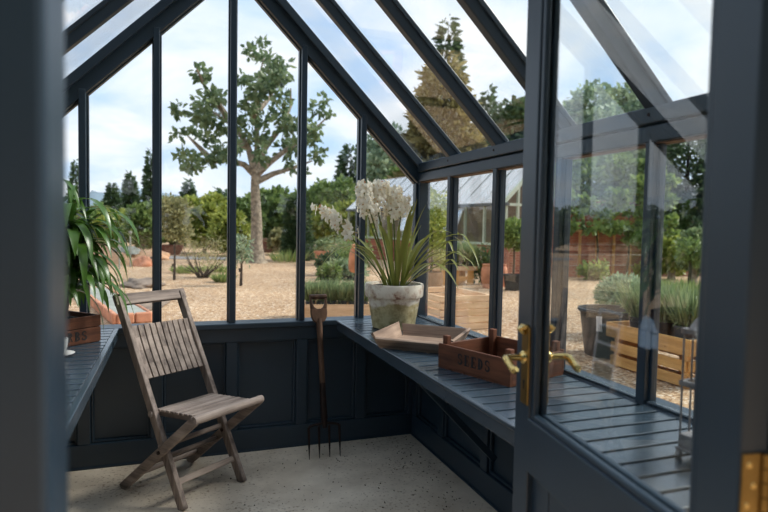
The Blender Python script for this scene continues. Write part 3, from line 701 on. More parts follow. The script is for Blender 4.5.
for z in (.18, .31):
    b = MB(); b.box(-.058, .058, -.058, -.05, z, z+.014); b.box(-.058, .058, .05, .058, z, z+.014); b.box(-.058, -.05, -.05, .05, z, z+.014); b.box(.05, .058, -.05, .05, z, z+.014); b.build('band', STEEL, LN, bevel=.002)
b = MB(); b.lathe([(0, .324), (.062, .324), (.05, .345), (.03, .37), (.012, .385), (.006, .40), (0, .40)], 24); b.build('dome_lid', STEEL, LN, smooth=True)

# dirt and leaf scraps on the floor
rng = np.random.default_rng(4)
nP = 260
q = rng.uniform(0, 1, nP)
Pd = np.stack([rng.uniform(.2, 1.33, nP), rng.uniform(2.0, 3.3, nP), np.full(nP, .002)], 1)
Pd[:120, 0] = 1.36-np.abs(rng.normal(0, .12, 120)); 
Dd = np.stack([rng.normal(size=nP), rng.normal(size=nP), rng.uniform(0, .25, nP)], 1)
o = leafcloud('floor_debris', Pd, Dd, .010, .007, simple('dry_debris', s2l(70, 52, 38), .9, noise=.3), None, 4)
tag(o, 'scattered scraps of dry dirt and leaf on the concrete floor', 'debris', kind='stuff')
# ================================================================== OUTDOORS
RZ = -YAW
def zat(u, v, depth): return CAMH+((227+.0193*(u-180))-v)*depth/F_PX
def px(depth): return depth/F_PX
GREENS = {
 'bright': leafmat('bright_yellow_green_leaf', s2l(120, 136, 58), s2l(184, 188, 98), .45),
 'mid': leafmat('mid_green_leaf', s2l(92, 116, 66), s2l(148, 166, 98), .42),
 'dark': leafmat('dark_green_leaf', s2l(56, 78, 54), s2l(102, 122, 82), .38),
 'grey': leafmat('grey_green_leaf', s2l(119, 142, 117), s2l(190, 206, 168), .42),
 'fig': leafmat('fig_leaf', s2l(84, 108, 76), s2l(144, 160, 116), .45),
 'lav': leafmat('lavender_leaf', s2l(108, 130, 92), s2l(172, 184, 136), .42),
 'gold': leafmat('golden_conifer_leaf', s2l(116, 108, 62), s2l(166, 154, 100), .42),
 'olive': leafmat('olive_leaf', s2l(127, 127, 89), s2l(183, 177, 127), .42),
 'vine': leafmat('vine_leaf', s2l(96, 122, 62), s2l(160, 178, 100), .4),
 'grass': leafmat('grass_leaf', s2l(104, 132, 70), s2l(172, 178, 112), .35)}
SEED = [0]
def crown(root, clumps, n, L, W, mat, name='foliage', shell=.45, droop=.0):
    SEED[0] += 1; rng = np.random.default_rng(SEED[0]); P = []; D = []
    tot = sum(max(c[1])**2 for c in clumps)
    for c, r in clumps:
        k = max(12, int(n*max(r)**2/tot)); p, d = blob_pts(rng, c, r, k, shell); P.append(p); D.append(d+rng.normal(0, .7, d.shape)+np.array([0, 0, -droop]))
    return leafcloud(name, np.concatenate(P), np.concatenate(D), L, W, GREENS[mat], root, SEED[0])
def broadleaf(name, label, u, depth, v0, v1, w, mat, n=2600, base=None, cat='tree', group=None, trunk=.25, leaf=1.0, round_=False):
    "crown between photo rows v0 (top) and v1, w wide"
    p = at(u, depth); k = px(depth); z1, z0 = zat(u, v0, depth), max(.15, zat(u, v1, depth)); R_ = w*k/2
    r = thing(name, label, cat, p, RZ, group)
    rr = random.Random(SEED[0]+77); cl = []
    hgt = z1-z0; nc = 14
    for i in range(nc):
        t = (i+.5)/nc; a = i*2.4; wr = R_*(.35+.65*math.sin(PI*(.15+.75*t)))
        rad = max(R_, hgt*.5)*rr.uniform(.30, .42)
        q = max(0, wr-rad*.6)
        cl.append(((math.cos(a)*q, math.sin(a)*q, z0+rad*.8+t*(hgt-rad*1.7)), (min(rad, R_*.6), min(rad, R_*.6), rad*.85)))
    b = MB(); b.tube([(0, 0, -.05), (.02, 0, z0*.6+.1), (0, .03, z0+hgt*.5)], [trunk*.5, trunk*.38, trunk*.15], 8)
    for i in range(4):
        a = i*1.7; b.tube([(0, 0, z0+hgt*.08*i), (math.cos(a)*R_*.4, math.sin(a)*R_*.4, z0+hgt*(.3+.12*i))], [trunk*.22, trunk*.06], 6)
    b.build('trunk', BARK, r, smooth=True)
    ls = k*4.2*leaf
    crown(r, cl, n, ls*1.35, ls, mat)
    return r
def conifer(name, label, u, depth, v0, w, mat='dark', n=2600, lean=0, group=None, leaf=1.0, zb=.4, taper=.85):
    p = at(u, depth); k = px(depth); H_ = zat(u, v0, depth); R_ = w*k/2
    r = thing(name, label, 'tree', p, RZ, group)
    MB().tube([(0, 0, -.05), (0, 0, H_*.5), (0, 0, H_*.97)], [H_*.018+.05, H_*.012+.02, .01], 8).build('trunk', DARKBARK, r, smooth=True)
    SEED[0] += 1; rng = np.random.default_rng(SEED[0])
    t = 1-np.sqrt(rng.uniform(0, 1, n)); a = rng.uniform(0, 2*PI, n)
    lay = .62+.38*np.abs(np.sin(t*PI*9+a*1.5))*rng.uniform(.6, 1.1, n)
    rad = R_*((1-t)**taper)*lay*np.sqrt(rng.uniform(.25, 1, n))
    P = np.stack([rad*np.cos(a), rad*np.sin(a), zb+t*(H_-zb)], 1)
    D = np.stack([np.cos(a), np.sin(a), rng.uniform(-.5, .45, n)], 1)+rng.normal(0, .35, (n, 3))
    ls = k*4.4*leaf
    leafcloud('foliage', P, D, ls*1.7, ls*.75, GREENS[mat], r, SEED[0])
    return r
def shrub(name, label, loc, rad, h, mat, n=700, L=.09, W=.05, cat='shrub', group=None, stems=True):
    r = thing(name, label, cat, loc, RZ, group)
    cl = [((math.cos(i*2.4)*rad*.5, math.sin(i*2.4)*rad*.5, h*(.40+.12*(i % 3))), (rad*.55, rad*.55, h*.42)) for i in range(6)]
    if stems:
        b = MB()
        for i in range(6): b.tube([(0, 0, -.02), (math.cos(i)*rad*.5, math.sin(i)*rad*.5, h*.6)], [.02*h+.004, .004], 5)
        b.build('stem', DARKBARK, r)
    crown(r, cl, n, L, W, mat, shell=.3)
    return r
def lavender(label, loc, pr, ph, fh, mat='lav', n=260, spread=.55, potmat=None, group=None, white=False, cat='potted plant', bw=.014):
    r = thing('potted_lavender', label, cat, loc, 0, group)
    MB().lathe([(0, 0), (pr*.78, 0), (pr*.97, ph*.9), (pr*1.03, ph*.9), (pr*1.03, ph), (pr*.93, ph), (pr*.9, ph*.9), (0, ph*.88)], 20).build('pot', potmat or GREYPL, r, smooth=True)
    SEED[0] += 1; rng = np.random.default_rng(SEED[0])
    P, D = blades(rng, (0, 0, ph*.88), pr*.85, n, fh, spread, bw)
    leafcloud('foliage', P, D, fh, bw, GREENS[mat], r, SEED[0])
    cl = [((0, 0, ph+fh*.32), (pr*1.25, pr*1.25, fh*.36))]
    crown(r, cl, n, fh*.22, bw*1.4, mat, 'side_shoots', .2)
    if white:
        MB().box(-.03, .03, -pr*1.05-.002, -pr*1.05+.002, ph*.45, ph*.8).build('label', LABELW, r)
    return r

# ---- hills far away
HILL = simple('hazy_blue_hill', s2l(120, 136, 146), 1, noise=.15, nscale=.02)
def hill(label, pts, depth, thick):
    b = MB(); n = len(pts); vs = []; fs = []
    for u, v in pts:
        p = at(u, depth); q = at(u, depth+thick); f = at(u, depth-thick*.7)
        vs += [(f.x, f.y, -.02), (p.x, p.y, zat(u, v, depth)), (q.x, q.y, -.02)]
    for i in range(n-1): a = i*3; fs += [(a, a+3, a+4, a+1), (a+1, a+4, a+5, a+2)]
    b.add(vs, fs); return struct(b.build('hills', HILL, smooth='all'), label, 'hills')
hill('low hazy blue hills on the horizon', [(-500, 200), (-200, 196), (-60, 205), (40, 200), (86, 200), (92, 194), (98, 196), (112, 197), (118, 193), (130, 193), (150, 195), (180, 199), (220, 204), (300, 212), (420, 214), (600, 212), (800, 205), (1100, 204)], 520, 120)

# ---- the fig tree
fd_ = 20.1
FT = thing('fig_tree', 'large airy fig tree with a thick pale trunk standing in the gravel yard', 'tree', at(258, fd_), RZ)
def fl(u, v, y=0): return V(((u-258)*px(fd_), y, zat(u, v, fd_)))
b = MB()
b.tube([fl(258, 272), fl(257, 262), fl(256.5, 250), fl(256, 220), fl(254.5, 195), fl(254, 172)], [.44, .28, .21, .18, .155, .12], 14)
b.build('trunk', BARK, FT, smooth=True)
br = [[(254, 178), (243, 168), (228, 163), (212, 165), (196, 163)], [(254, 176), (246, 150), (232, 130), (214, 118), (200, 108)], [(254, 176), (255, 150), (252, 120), (250, 92), (256, 56)],
      [(254, 175), (262, 150), (276, 128), (284, 104), (282, 84)], [(254, 180), (268, 165), (286, 150), (304, 138), (322, 118)], [(254, 186), (270, 176), (290, 168), (306, 160)], [(232, 130), (222, 112), (214, 100), (210, 86)], [(212, 165), (200, 152), (188, 140)], [(252, 120), (262, 100), (268, 80)], [(246, 150), (236, 148), (220, 144)]]
rf = random.Random(5)
for pts in br:
    ys = rf.uniform(-1.6, 1.6); n = len(pts)
    MB().tube([fl(u, v, ys*i/(n-1)) for i, (u, v) in enumerate(pts)], [.13*(1-.8*i/(n-1)) for i in range(n)], 7).build('branch', BARK, FT, smooth=True)
blobs = [(184, 128, 7), (190, 120, 8), (198, 118, 9), (186, 142, 7), (182, 158, 8), (190, 168, 9), (204, 170, 9), (214, 166, 8), (224, 160, 9), (208, 150, 9), (200, 138, 9), (212, 128, 10), (206, 110, 8), (211, 88, 9), (214, 98, 8), (221, 108, 10), (216, 116, 8), (226, 122, 10), (222, 140, 8),
         (236, 132, 9), (236, 116, 9), (240, 100, 9), (243, 88, 8), (252, 52, 6), (258, 46, 6), (262, 58, 7), (255, 64, 7), (250, 78, 8), (258, 84, 9), (268, 74, 8), (272, 66, 7), (276, 80, 9), (282, 72, 8), (284, 90, 9), (272, 96, 10), (262, 106, 10), (252, 112, 10), (276, 112, 10), (288, 112, 9), (280, 128, 10), (264, 126, 10), (292, 130, 9), (302, 124, 9), (314, 114, 8), (324, 108, 6), (328, 118, 5), (308, 140, 9), (318, 140, 7), (312, 154, 8), (300, 156, 9), (288, 146, 9), (276, 148, 9), (270, 164, 8), (284, 166, 8), (262, 145, 9), (248, 140, 8), (245, 154, 7), (240, 165, 7), (322, 160, 5), (296, 172, 6)]
cl = []
for u, v, r_ in blobs:
    p = fl(u, v, rf.uniform(-1.5, 1.5)); k = r_*px(fd_)*.95; cl.append(((p.x, p.y, p.z), (k, k, k*.9)))
crown(FT, cl, 2500, .24, .16, 'fig', shell=.25, droop=.4)

# ---- young trees and shrubs in the gravel
def youngtree(label, u, depth, v0, vb, w, mat, n):
    p = at(u, depth); r = thing('young_tree', label, 'tree', p, RZ); k = px(depth); H_ = zat(u, v0, depth)
    b = MB(); b.tube([(0, 0, -.03), (.01, 0, .4), (0, 0, H_*.8)], [.035, .026, .012], 7)
    for i in range(7): a = i*2.2; z = H_*(.4+.07*i); b.tube([(0, 0, z), (math.cos(a)*w*k*.3, math.sin(a)*w*k*.3, z+.25)], [.012, .004], 5)
    b.build('trunk', DARKBARK, r, smooth=True)
    MB().box(-.05, -.02, -.015, .015, .30, .38).build('tree_tie', BLACKPL, r)
    z0 = zat(u, vb, depth); cl = [((math.cos(i*2.4)*w*k*.22, math.sin(i*2.4)*w*k*.22, z0+(H_-z0)*(.2+.6*i/9)), (w*k*.3, w*k*.3, (H_-z0)*.2)) for i in range(10)]
    crown(r, cl, n, .10, .045, mat, shell=.1)
    b = MB(); return r
youngtree('slim young olive-leaved tree with a thin stem and black tie left of the shrub', 174, 13.5, 196, 247, 34, 'olive', 1900)
youngtree('thin sparse sapling in the gravel just left of the fig trunk', 241, 12.5, 236, 268, 24, 'grey', 420)
sh = thing('straggly_shrub', 'straggly grey shrub with a bent stem and open branches in the gravel', 'shrub', at(203, 14.2), RZ)
b = MB()
rs = random.Random(8)
for i in range(26):
    a = rs.uniform(0, 2*PI); l = rs.uniform(.5, 1.05); e = rs.uniform(.3, 1.3)
    b.tube([(rs.uniform(-.1, .1), 0, -.02), (math.cos(a)*l*.35, math.sin(a)*l*.35, .25*l*e+.08), (math.cos(a)*l*.62, math.sin(a)*l*.62, .75*l*e)], [.022, .012, .004], 5)
b.build('branches', DARKBARK, sh)['kind'] = 'stuff'
crown(sh, [((math.cos(i*2.4)*.38, math.sin(i*2.4)*.38, .45+.13*(i % 5)), (.28, .28, .26)) for i in range(12)], 620, .10, .022, 'olive', shell=.1)
for i, (u, v, s, lab) in enumerate(((186, 277, .30, 'small green grass tuft beside the slim young tree'), (218, 276, .38, 'green grass tuft right of the straggly shrub'), (223, 286, .16, 'tiny grass tuft near the sapling'), (288, 266, .5, 'low pale green grass clump right of the fig trunk'), (320, 263, .5, 'grass clump beside the dark columnar conifer'))):
    d = (1.32*F_PX)/(v-(227+.0193*(u-180)))
    r = thing('grass_tuft', lab, 'grass', at(u, d), RZ); rng = np.random.default_rng(50+i); P, D = blades(rng, (0, 0, 0), s, 220, .2, .8, .02, .9); leafcloud('blades', P, D, .22 if i < 3 else .45, .03, GREENS['grass'], r, i)

# ---- tree belt beyond the yard, left to right
conifer('conifer_tree', 'thin spindly conifer poking up beyond the leafy potted plant', 76, 42, 164, 22, 'dark', 1400, leaf=.7)
conifer('conifer_tree', 'dark pointed conifer left of the taller pair in the far belt', 112, 36, 186, 28, 'dark', 3600, leaf=.7)
conifer('conifer_tree', 'taller feathery conifer with open tip in the far belt', 130, 45, 176, 28, 'dark', 3600, leaf=.7)
conifer('conifer_tree', 'very tall thin conifer half hidden by the second glazing bar', 150, 44, 150, 20, 'dark', 2200, leaf=.7)
conifer('conifer_tree', 'dark conifer top rising behind the yellow-green trees', 188, 46, 182, 30, 'dark', 3600, leaf=.7)
conifer('conifer_tree', 'distant dark tree with rounded top left of the ridge post', 222, 60, 193, 40, 'dark', 2200, taper=.5)
broadleaf('broadleaf_tree', 'yellow-green bushy tree under the two pointed conifers', 122, 31, 212, 252, 52, 'bright', 2600)
broadleaf('broadleaf_tree', 'yellow-green leafy tree behind the earth mound', 142, 29, 206, 256, 30, 'mid', 2000)
broadleaf('broadleaf_tree', 'dull green tree at the far edge behind the plant leaves', 92, 33, 208, 250, 44, 'mid', 2200)
broadleaf('broadleaf_tree', 'dense dark green tree behind the slim young tree', 170, 32, 200, 256, 44, 'mid', 2600)
broadleaf('broadleaf_tree', 'big bright yellow-green tree behind the straggly shrub', 204, 26, 196, 262, 56, 'bright', 3600)
broadleaf('broadleaf_tree', 'low yellow-green bushy tree next to the ridge post', 229, 24, 214, 263, 36, 'bright', 2600)
broadleaf('broadleaf_tree', 'green tree filling the gap left of the fig trunk', 243, 34, 200, 256, 36, 'mid', 2400)
broadleaf('broadleaf_tree', 'shadowy green tree behind the fig trunk', 270, 38, 190, 254, 50, 'mid', 3000)
broadleaf('broadleaf_tree', 'green leafy tree right behind the dark columnar conifer', 312, 36, 188, 254, 44, 'mid', 2600)
broadleaf('broadleaf_bush', 'olive-brown rounded bush right of the fig trunk', 286, 26, 232, 258, 30, 'olive', 1500, cat='bush')
conifer('columnar_conifer', 'dark dense columnar conifer against the fourth glazing bar', 297, 22, 196, 26, 'dark', 3200, taper=.35, zb=.1)
broadleaf('broadleaf_bush', 'yellow-green bush behind the drooping orchid spray', 333, 32, 206, 244, 44, 'bright', 2400, cat='bush')
broadleaf('broadleaf_bush', 'yellow-green bush behind the orchid flowers', 356, 29, 204, 242, 34, 'bright', 1800, cat='bush')
conifer('conifer_tree', 'dark tree with a ragged top left of the orchid flowers', 349, 66, 148, 44, 'dark', 3200, taper=.5)
broadleaf('broadleaf_tree', 'dark low tree filling in below the ragged-topped tree', 334, 48, 180, 240, 52, 'mid', 2800)
broadleaf('tall_grey_tree', 'tall pale grey-green tree behind the corner rafter', 385, 56, 128, 215, 50, 'grey', 3600, trunk=.5)
broadleaf('broadleaf_tree', 'dark tree behind the lower end of the corner rafter', 410, 40, 168, 230, 62, 'mid', 3000)
# big conifers over the right-hand roof slope
conifer('giant_conifer', 'giant golden-brown conifer seen through the roof panes', 440, 36, 58, 120, 'gold', 12000, leaf=1.1, taper=.5)
conifer('giant_conifer', 'tall dark green conifer tip standing behind the golden one', 443, 58, 22, 60, 'dark', 6000, leaf=1.1, taper=.5)
broadleaf('broadleaf_tree', 'dark green broad tree right of the golden conifer', 512, 47, 98, 215, 60, 'dark', 5500, trunk=.6)
conifer('conifer_tree', 'middling dark conifer between the golden conifer and the broad tree', 484, 72, 92, 50, 'dark', 4200, taper=.7)
# behind the garden wall
broadleaf('broadleaf_tree', 'large pale green tree behind the brick garden wall', 607, 31, 84, 192, 120, 'grey', 8500, trunk=.6)
broadleaf('broadleaf_tree', 'middle green tree filling in low behind the vine-topped brick wall', 592, 22.5, 150, 228, 92, 'mid', 4200, trunk=.4)
broadleaf('broadleaf_tree', 'green tree behind the wall beside the door stile', 556, 40, 108, 192, 50, 'mid', 3600, trunk=.4)
conifer('conifer_tree', 'dark green tree near the white flat-roofed building', 684, 22.5, 118, 96, 'dark', 7500, taper=.45, zb=.3)
broadleaf('broadleaf_tree', 'bright green leafy tree in front of the thick window post', 640, 20.5, 160, 215, 40, 'mid', 2200, trunk=.3)
broadleaf('broadleaf_bush', 'yellow-green bush over the low red wall', 672, 16.4, 240, 276, 30, 'bright', 1600, cat='bush')
broadleaf('broadleaf_bush', 'feathery green bush left of the hinge stile', 694, 15.4, 230, 276, 26, 'lav', 1600, cat='bush')
conifer('conifer_tree', 'dark tree beyond the hinge edge of the door', 790, 26, 110, 110, 'dark', 4000, taper=.5)
# trees at the side of the greenhouse, seen only as reflections in the panes
for i, (x, y, h, w, m_) in enumerate(((-15, 3, 6, 5, 'dark'), (-14, 15, 5.5, 5, 'dark'), (-13, -4, 6, 5, 'mid'))):
    r = thing('broadleaf_tree', 'green tree standing off to the side of the greenhouse', 'tree', (x, y, -.02), 0, 'side trees')
    MB().tube([(0, 0, -.05), (0, 0, h*.6)], [.25, .1], 8).build('trunk', BARK, r, smooth=True)
    crown(r, [((math.cos(k*2.4)*w*.28, math.sin(k*2.4)*w*.28, h*(.3+.05*k)), (w*.26, w*.26, h*.16)) for k in range(11)], 1800, .5, .38, m_)

# trees added behind the entrance to block sky light; side belt the panes mirror
for i, (x, y, h, w) in enumerate(((-10, -7, 10, 5.2), (-4.4, -7, 11, 5.2), (1.2, -7, 10.5, 5.2), (6.8, -7, 11, 5.2))):
    r = thing('broadleaf_tree', 'dark leafy tree added out of view behind the entrance to block sky light', 'tree', (x, y, -.02), 0, 'added sky-blocking trees')
    MB().tube([(0, 0, -.05), (0, 0, h*.6)], [.25, .1], 8).build('trunk', BARK, r, smooth=True)
    crown(r, [((math.cos(k*2.4)*w*.3, math.sin(k*2.4)*w*.25, h*(.2+.06*k)), (w*.28, w*.26, h*.17)) for k in range(12)], 2200, .55, .42, 'dark')
for i, (u, d, v0, w_) in enumerate(((-40, 30, 188, 84), (-125, 30, 192, 84), (-210, 30, 184, 84), (-300, 30, 190, 88), (-392, 30, 182, 92), (-490, 30, 186, 98), (30, 34, 196, 50))):
    t_ = broadleaf('broadleaf_tree', 'green tree in the belt at the side of the yard', u, d, v0, 256, w_, 'mid' if i % 2 else 'dark', 2600, group='side belt trees')
# ---- left side yard: raised edging, mound, rocks, path, car
WHITEP = simple('white_paint', s2l(226, 228, 228), .35, noise=.03)
STONE = simple('grey_slab', s2l(150, 152, 142), .85, noise=.15, nscale=4)
EARTH = simple('pinkish_earth', s2l(188, 148, 116), .95, noise=.2, nscale=3, bump=.4)
RUB = simple('grey_rubble', s2l(128, 112, 98), .95, noise=.3, nscale=6, bump=.5)
a0 = V((-.74, 8.15, 0)); ad_ = (V((-1.62, 11.6, 0))-a0); LnS = ad_.length
RB = thing('raised_bed_edging', 'long grey slab edged with terracotta tiles behind the chair', 'garden edging', (a0.x, a0.y, -.02), math.atan2(ad_.y, ad_.x))
MB().box(.06, LnS, -.44, -.05, 0, .13).build('slab', STONE, RB, bevel=.02)
for k in range(12): MB().box(k*LnS/12, (k+1)*LnS/12-.01, -.05, .01, 0, .15).build('edging_tile', TERRA, RB, bevel=.02)
for k in range(2): MB().box(-.02, .05, -.48+k*.22, -.27+k*.22, 0, .14).build('edging_tile', TERRA, RB, bevel=.02)
for k in range(10): MB().box(k*LnS/10, (k+1)*LnS/10-.01, -.49, -.45, 0, .14).build('edging_tile', TERRA, RB, bevel=.02)
def lump(name, label, cat, loc, sx, sy_, sz, mat, seed, rz=0, kind=None):
    me = bpy.data.meshes.new(name); import bmesh; bm = bmesh.new(); bmesh.ops.create_icosphere(bm, subdivisions=4, radius=1)
    from mathutils import noise
    for v in bm.verts:
        d = 1+.35*noise.noise(v.co*1.6+V((seed*7.1, 0, 0)))+.15*noise.noise(v.co*4+V((seed*3.3, 1, 0))); v.co = V((v.co.x*d*sx, v.co.y*d*sy_, max(-.12, v.co.z)*d*sz))
    bm.to_mesh(me); bm.free(); o = link(name, me, mat, None, 'all'); o.location = loc; o.rotation_euler.z = rz
    return tag(o, label, cat, kind=kind)
lump('earth_mound', 'pinkish bare earth mound in the yard beyond the plant leaves', 'mound', at(112, 19), 1.3, 1.1, .50, EARTH, 1, RZ)
lump('earth_mound', 'low earth mound with green weeds by the second glazing bar', 'mound', at(153, 21), .6, .5, .32, EARTH, 2, RZ)
lump('boulder', 'pale grey boulder on top of the earth mound', 'rock', at(126, 18.6)+V((0, 0, .34)), .40, .3, .20, STONE, 3, RZ)
lump('boulder', 'orange stained boulder at the foot of the mound', 'rock', at(142, 17.6), .28, .22, .30, TERRA, 4, RZ)
lump('boulder', 'small dark boulder beside the orange one', 'rock', at(150.5, 18), .2, .18, .28, RUB, 5, RZ)
lump('rubble_heap', 'flat heap of grey-brown rubble behind the chair back', 'rubble', at(141, 12.2), .42, .7, .14, RUB, 6, RZ+.5)
lump('rubble_heap', 'longer low heap of grey-brown rubble by the terracotta edging', 'rubble', at(150, 9.6), .32, 1.0, .10, RUB, 9, RZ+.25)
for i, (u, d, lab) in enumerate(((130, 17.2, 'thin grey stake in the earth left of the orange boulder'), (119, 16.2, 'thin grey stake among the plant leaf tips'))):
    r = thing('garden_stake', lab, 'stake', at(u, d), 0); MB().tube([(0, 0, -.1), (0, 0, 1.0)], .022, 8).build('pole', STONE, r); MB().lathe([(0, 1.0), (.05, 1.0), (.05, 1.06), (0, 1.07)], 10).build('cap', STONE, r)
ASPH = simple('grey_tarmac', s2l(128, 126, 124), .9, noise=.1)
p0, p1, p2, p3 = at(-60, 21.3), at(238, 21.3), at(238, 23.0), at(-60, 23.0)
struct(MB().add([p+V((0, 0, .004)) for p in (p0, p1, p2, p3)]+[p+V((0, 0, .02)) for p in (p0, p1, p2, p3)], [(0, 3, 2, 1), (4, 5, 6, 7), (0, 1, 5, 4), (1, 2, 6, 5), (2, 3, 7, 6), (3, 0, 4, 7)]).build('path', ASPH), 'grey tarmac path crossing the far side of the yard', 'path')
r = thing('parked_car', 'small white parked car half hidden behind the slim young tree', 'car', at(172, 40), RZ)
b = MB(); b.prism([(-1.5, .3), (1.5, .3), (1.55, .75), (.9, .85), (.45, 1.35), (-.9, 1.4), (-1.45, .9)], 1.5); b.build('body', WHITEP, r, bevel=.06)
b = MB(); b.prism([(-.8, .9), (.7, .9), (.38, 1.28), (-.75, 1.3)], .02, Matrix.Translation((0, -.02, 0))); b.build('side_window', BLACKPL, r)
for x in (-.95, .95): b = MB(); b.tube([(x, -.03, .3), (x, .2, .3)], .3, 18); b.build('wheel', BLACKPL, r)
r = thing('rusty_trough', 'rusty brown rounded trough beside the path behind the young tree', 'trough', at(169.5, 24.2), RZ)
b = MB(); b.lathe([(0, 0), (.36, 0), (.52, .22), (.56, .42), (.50, .42), (.45, .3), (0, .3)], 24, sy=.6); b.build('trough_body', simple('rusty_brown', s2l(104, 58, 44), .8, noise=.2), r, smooth=True)
MB().lathe([(0, .31), (.44, .31), (.3, .36), (0, .38)], 20, sy=.6).build('soil', SOIL, r)
LB = brickmat('red_brown_brick', s2l(140, 78, 62), s2l(112, 62, 50), s2l(150, 130, 112))
q = at(276, 28); r = MB().box(-1.3, 1.3, -.15, .15, 0, .62).build('low_wall', LB); r.location = q; r.rotation_euler.z = RZ
b = MB().box(-1.34, 1.34, -.19, .19, .62, .68).build('coping', simple('coping_stone', s2l(160, 130, 112), .9, noise=.1), r); struct(r, 'low red brick retaining wall right of the fig trunk', 'wall')

# ---- lavender box and the nursery rows between the glazing bars
PB = thing('lavender_planter_box', 'fresh pine planter box full of lavender behind the fork handle', 'planter', (2.23, 8.15, -.02), -.22)
MB().box(-.48, .48, -.19, -.165, 0, .21).build('front_board', PINE['x'], PB, bevel=.003); MB().box(-.48, .48, .165, .19, 0, .21).build('back_board', PINE['x'], PB, bevel=.003)
for x in (-.48, .455): MB().box(x, x+.025, -.165, .165, 0, .21).build('end_board', PINE['y'], PB, bevel=.003)
MB().box(-.455, .455, -.165, .165, .05, .07).build('bottom_board', PINE['x'], PB)
ordn = ['first', 'second', 'third', 'fourth', 'fifth', 'sixth', 'seventh']
mt = Matrix.Translation((2.23, 8.15, -.02)) @ Matrix.Rotation(-.22, 4, 'Z')
for k in range(6):
    lavender('bushy grey-green lavender in the pine planter box, %s from its left end' % ordn[k], mt @ V((-.385+.154*k, 0, .072)), .07, .17, .30, n=300, group='lavender in the pine box')
NU = [(329, 15.6, .34, .62, 'dark', 'dark green rounded pot shrub in the nursery row, leftmost'), (347, 16.4, .42, .70, 'mid', 'larger green rounded pot shrub in the middle of the nursery row'), (339, 14.6, .34, .5, 'lav', 'grey-green pot shrub in front of the nursery row'), (353, 14.4, .34, .45, 'grey', 'pale grey pot shrub next to the orchid leaves'), (338, 20.5, .62, 1.0, 'lav', 'wide green shrub at the back of the nursery row'), (358, 18.8, .5, 1.0, 'mid', 'green shrub behind the terracotta jar'), (329, 13.5, .26, .42, 'mid', 'small green pot shrub at the front left of the nursery row')]
for u, d, r_, h, m_, lab in NU:
    s = shrub('potted_shrub', lab, at(u, d), r_, h, m_, 900, .11, .05, 'potted plant')
    MB().lathe([(0, 0), (.14, 0), (.17, .2), (.15, .2), (0, .18)], 16).build('pot', GREYPL, s, smooth=True)
r = thing('terracotta_trough', 'square terracotta planter at the end of the gravel', 'planter', at(323, 19.5), RZ)
b = MB(); b.box(-.24, .24, -.2, .2, 0, .42); b.box(-.28, .28, -.24, .24, .42, .5); b.build('planter_body', TERRA, r, bevel=.02); shr = crown(r, [((0, 0, .65), (.25, .22, .2))], 200, .14, .08, 'lav')
JAR = [(0, 0), (.10, 0), (.13, .05), (.155, .25), (.16, .42), (.145, .52), (.12, .56), (.135, .60), (.125, .62), (.11, .58), (.10, .4), (0, .38)]
def jar(name, label, loc, s, rot=(0, 0, 0)):
    r = thing(name, label, 'pot', loc); r.rotation_euler = rot
    MB().lathe([(a*s, b_*s) for a, b_ in JAR[:7]], 28).build('jar_body', TERRA, r, smooth=True); MB().lathe([(.118*s, .555*s), (.137*s, .59*s), (.137*s, .615*s), (.12*s, .62*s), (.105*s, .58*s), (.103*s, .555*s)], 28).build('rim', TERRA, r, smooth=True); return r
jar('terracotta_jar', 'round terracotta jar between the nursery shrubs and the orchid', at(354, 13.2)+V((0, 0, .32)), 1.0, (math.radians(25), 0, 0))
jar('terracotta_jar', 'small terracotta pot just left of the timber planter', at(421.5, 9.0), .62)
jar('terracotta_jar', 'tall terracotta jar right of the lavender bench', at(488, 13.0), .88)
jar('terracotta_jar', 'tall terracotta jar half hidden behind the second window bar', at(502, 13.4), .85)
# crates and lavender bench by the old greenhouse
def crate(name, label, cat, loc, rz, lx, ly, h, rows, mats, th=.02, posts=True):
    r = thing(name, label, cat, loc, rz); bh = h/rows
    for k in range(rows):
        z0, z1 = k*bh+.007, (k+1)*bh-.009
        MB().box(0, lx, 0, th, z0, z1).build('front_board', mats['x'], r, bevel=.003); MB().box(0, lx, ly-th, ly, z0, z1).build('back_board', mats['x'], r, bevel=.003)
        for x in (0, lx-th): MB().box(x, x+th, th, ly-th, z0, z1).build('end_board', mats['y'], r, bevel=.003)
    if posts:
        for x in (th, lx-th-.05):
            for y in (th, ly-th-.05): MB().box(x, x+.05, y, y+.05, 0, h-.01).build('corner_post', mats['z'], r, bevel=.003)
    MB().box(th, lx-th, th, ly-th, .0, .02).build('bottom_board', mats['x'], r)
    return r
crate('timber_planter', 'large empty pine planter box on the gravel outside the long bench', 'planter', (3.19, 6.69, -.02), .05, .80, 1.12, .46, 5, PINE, .034)
crate('pine_crate', 'low pine crate behind the orchid leaves', 'crate', at(402, 12.6), -.1, .95, .5, .30, 2, PINE)
LT = thing('lavender_bench', 'pine crate bench carrying rows of lavender beyond the timber planter', 'bench', at(437, 13.4), -.05)
MB().box(0, 1.05, 0, .62, .34, .44).build('bench_top', PINE['x'], LT, bevel=.004)
for x in (.08, .42, .80):
    MB().box(x, x+.16, .04, .06, .0, .34).build('leg', OAK['z'], LT); MB().box(x, x+.16, .5, .58, .0, .34).build('leg', OAK['z'], LT)
MB().box(.06, .98, .06, .08, .10, .20).build('stretcher', OAK['x'], LT)
lt0 = at(437, 13.4)
for k in range(8):
    lavender('grey-green lavender on the pine bench, %s from its left end in the %s row' % (ordn[k % 4], 'front' if k < 4 else 'back'), lt0+V((.15+.25*(k % 4), .12+.3*(k//4), .44)),   .08, .12, .42, n=320, group='lavender on the pine bench', bw=.02)
shrub('bushy_herb', 'bluish green bushy herb at the right end of the lavender bench', at(483, 13.9), .36, .95, 'dark', 900, .10, .05)
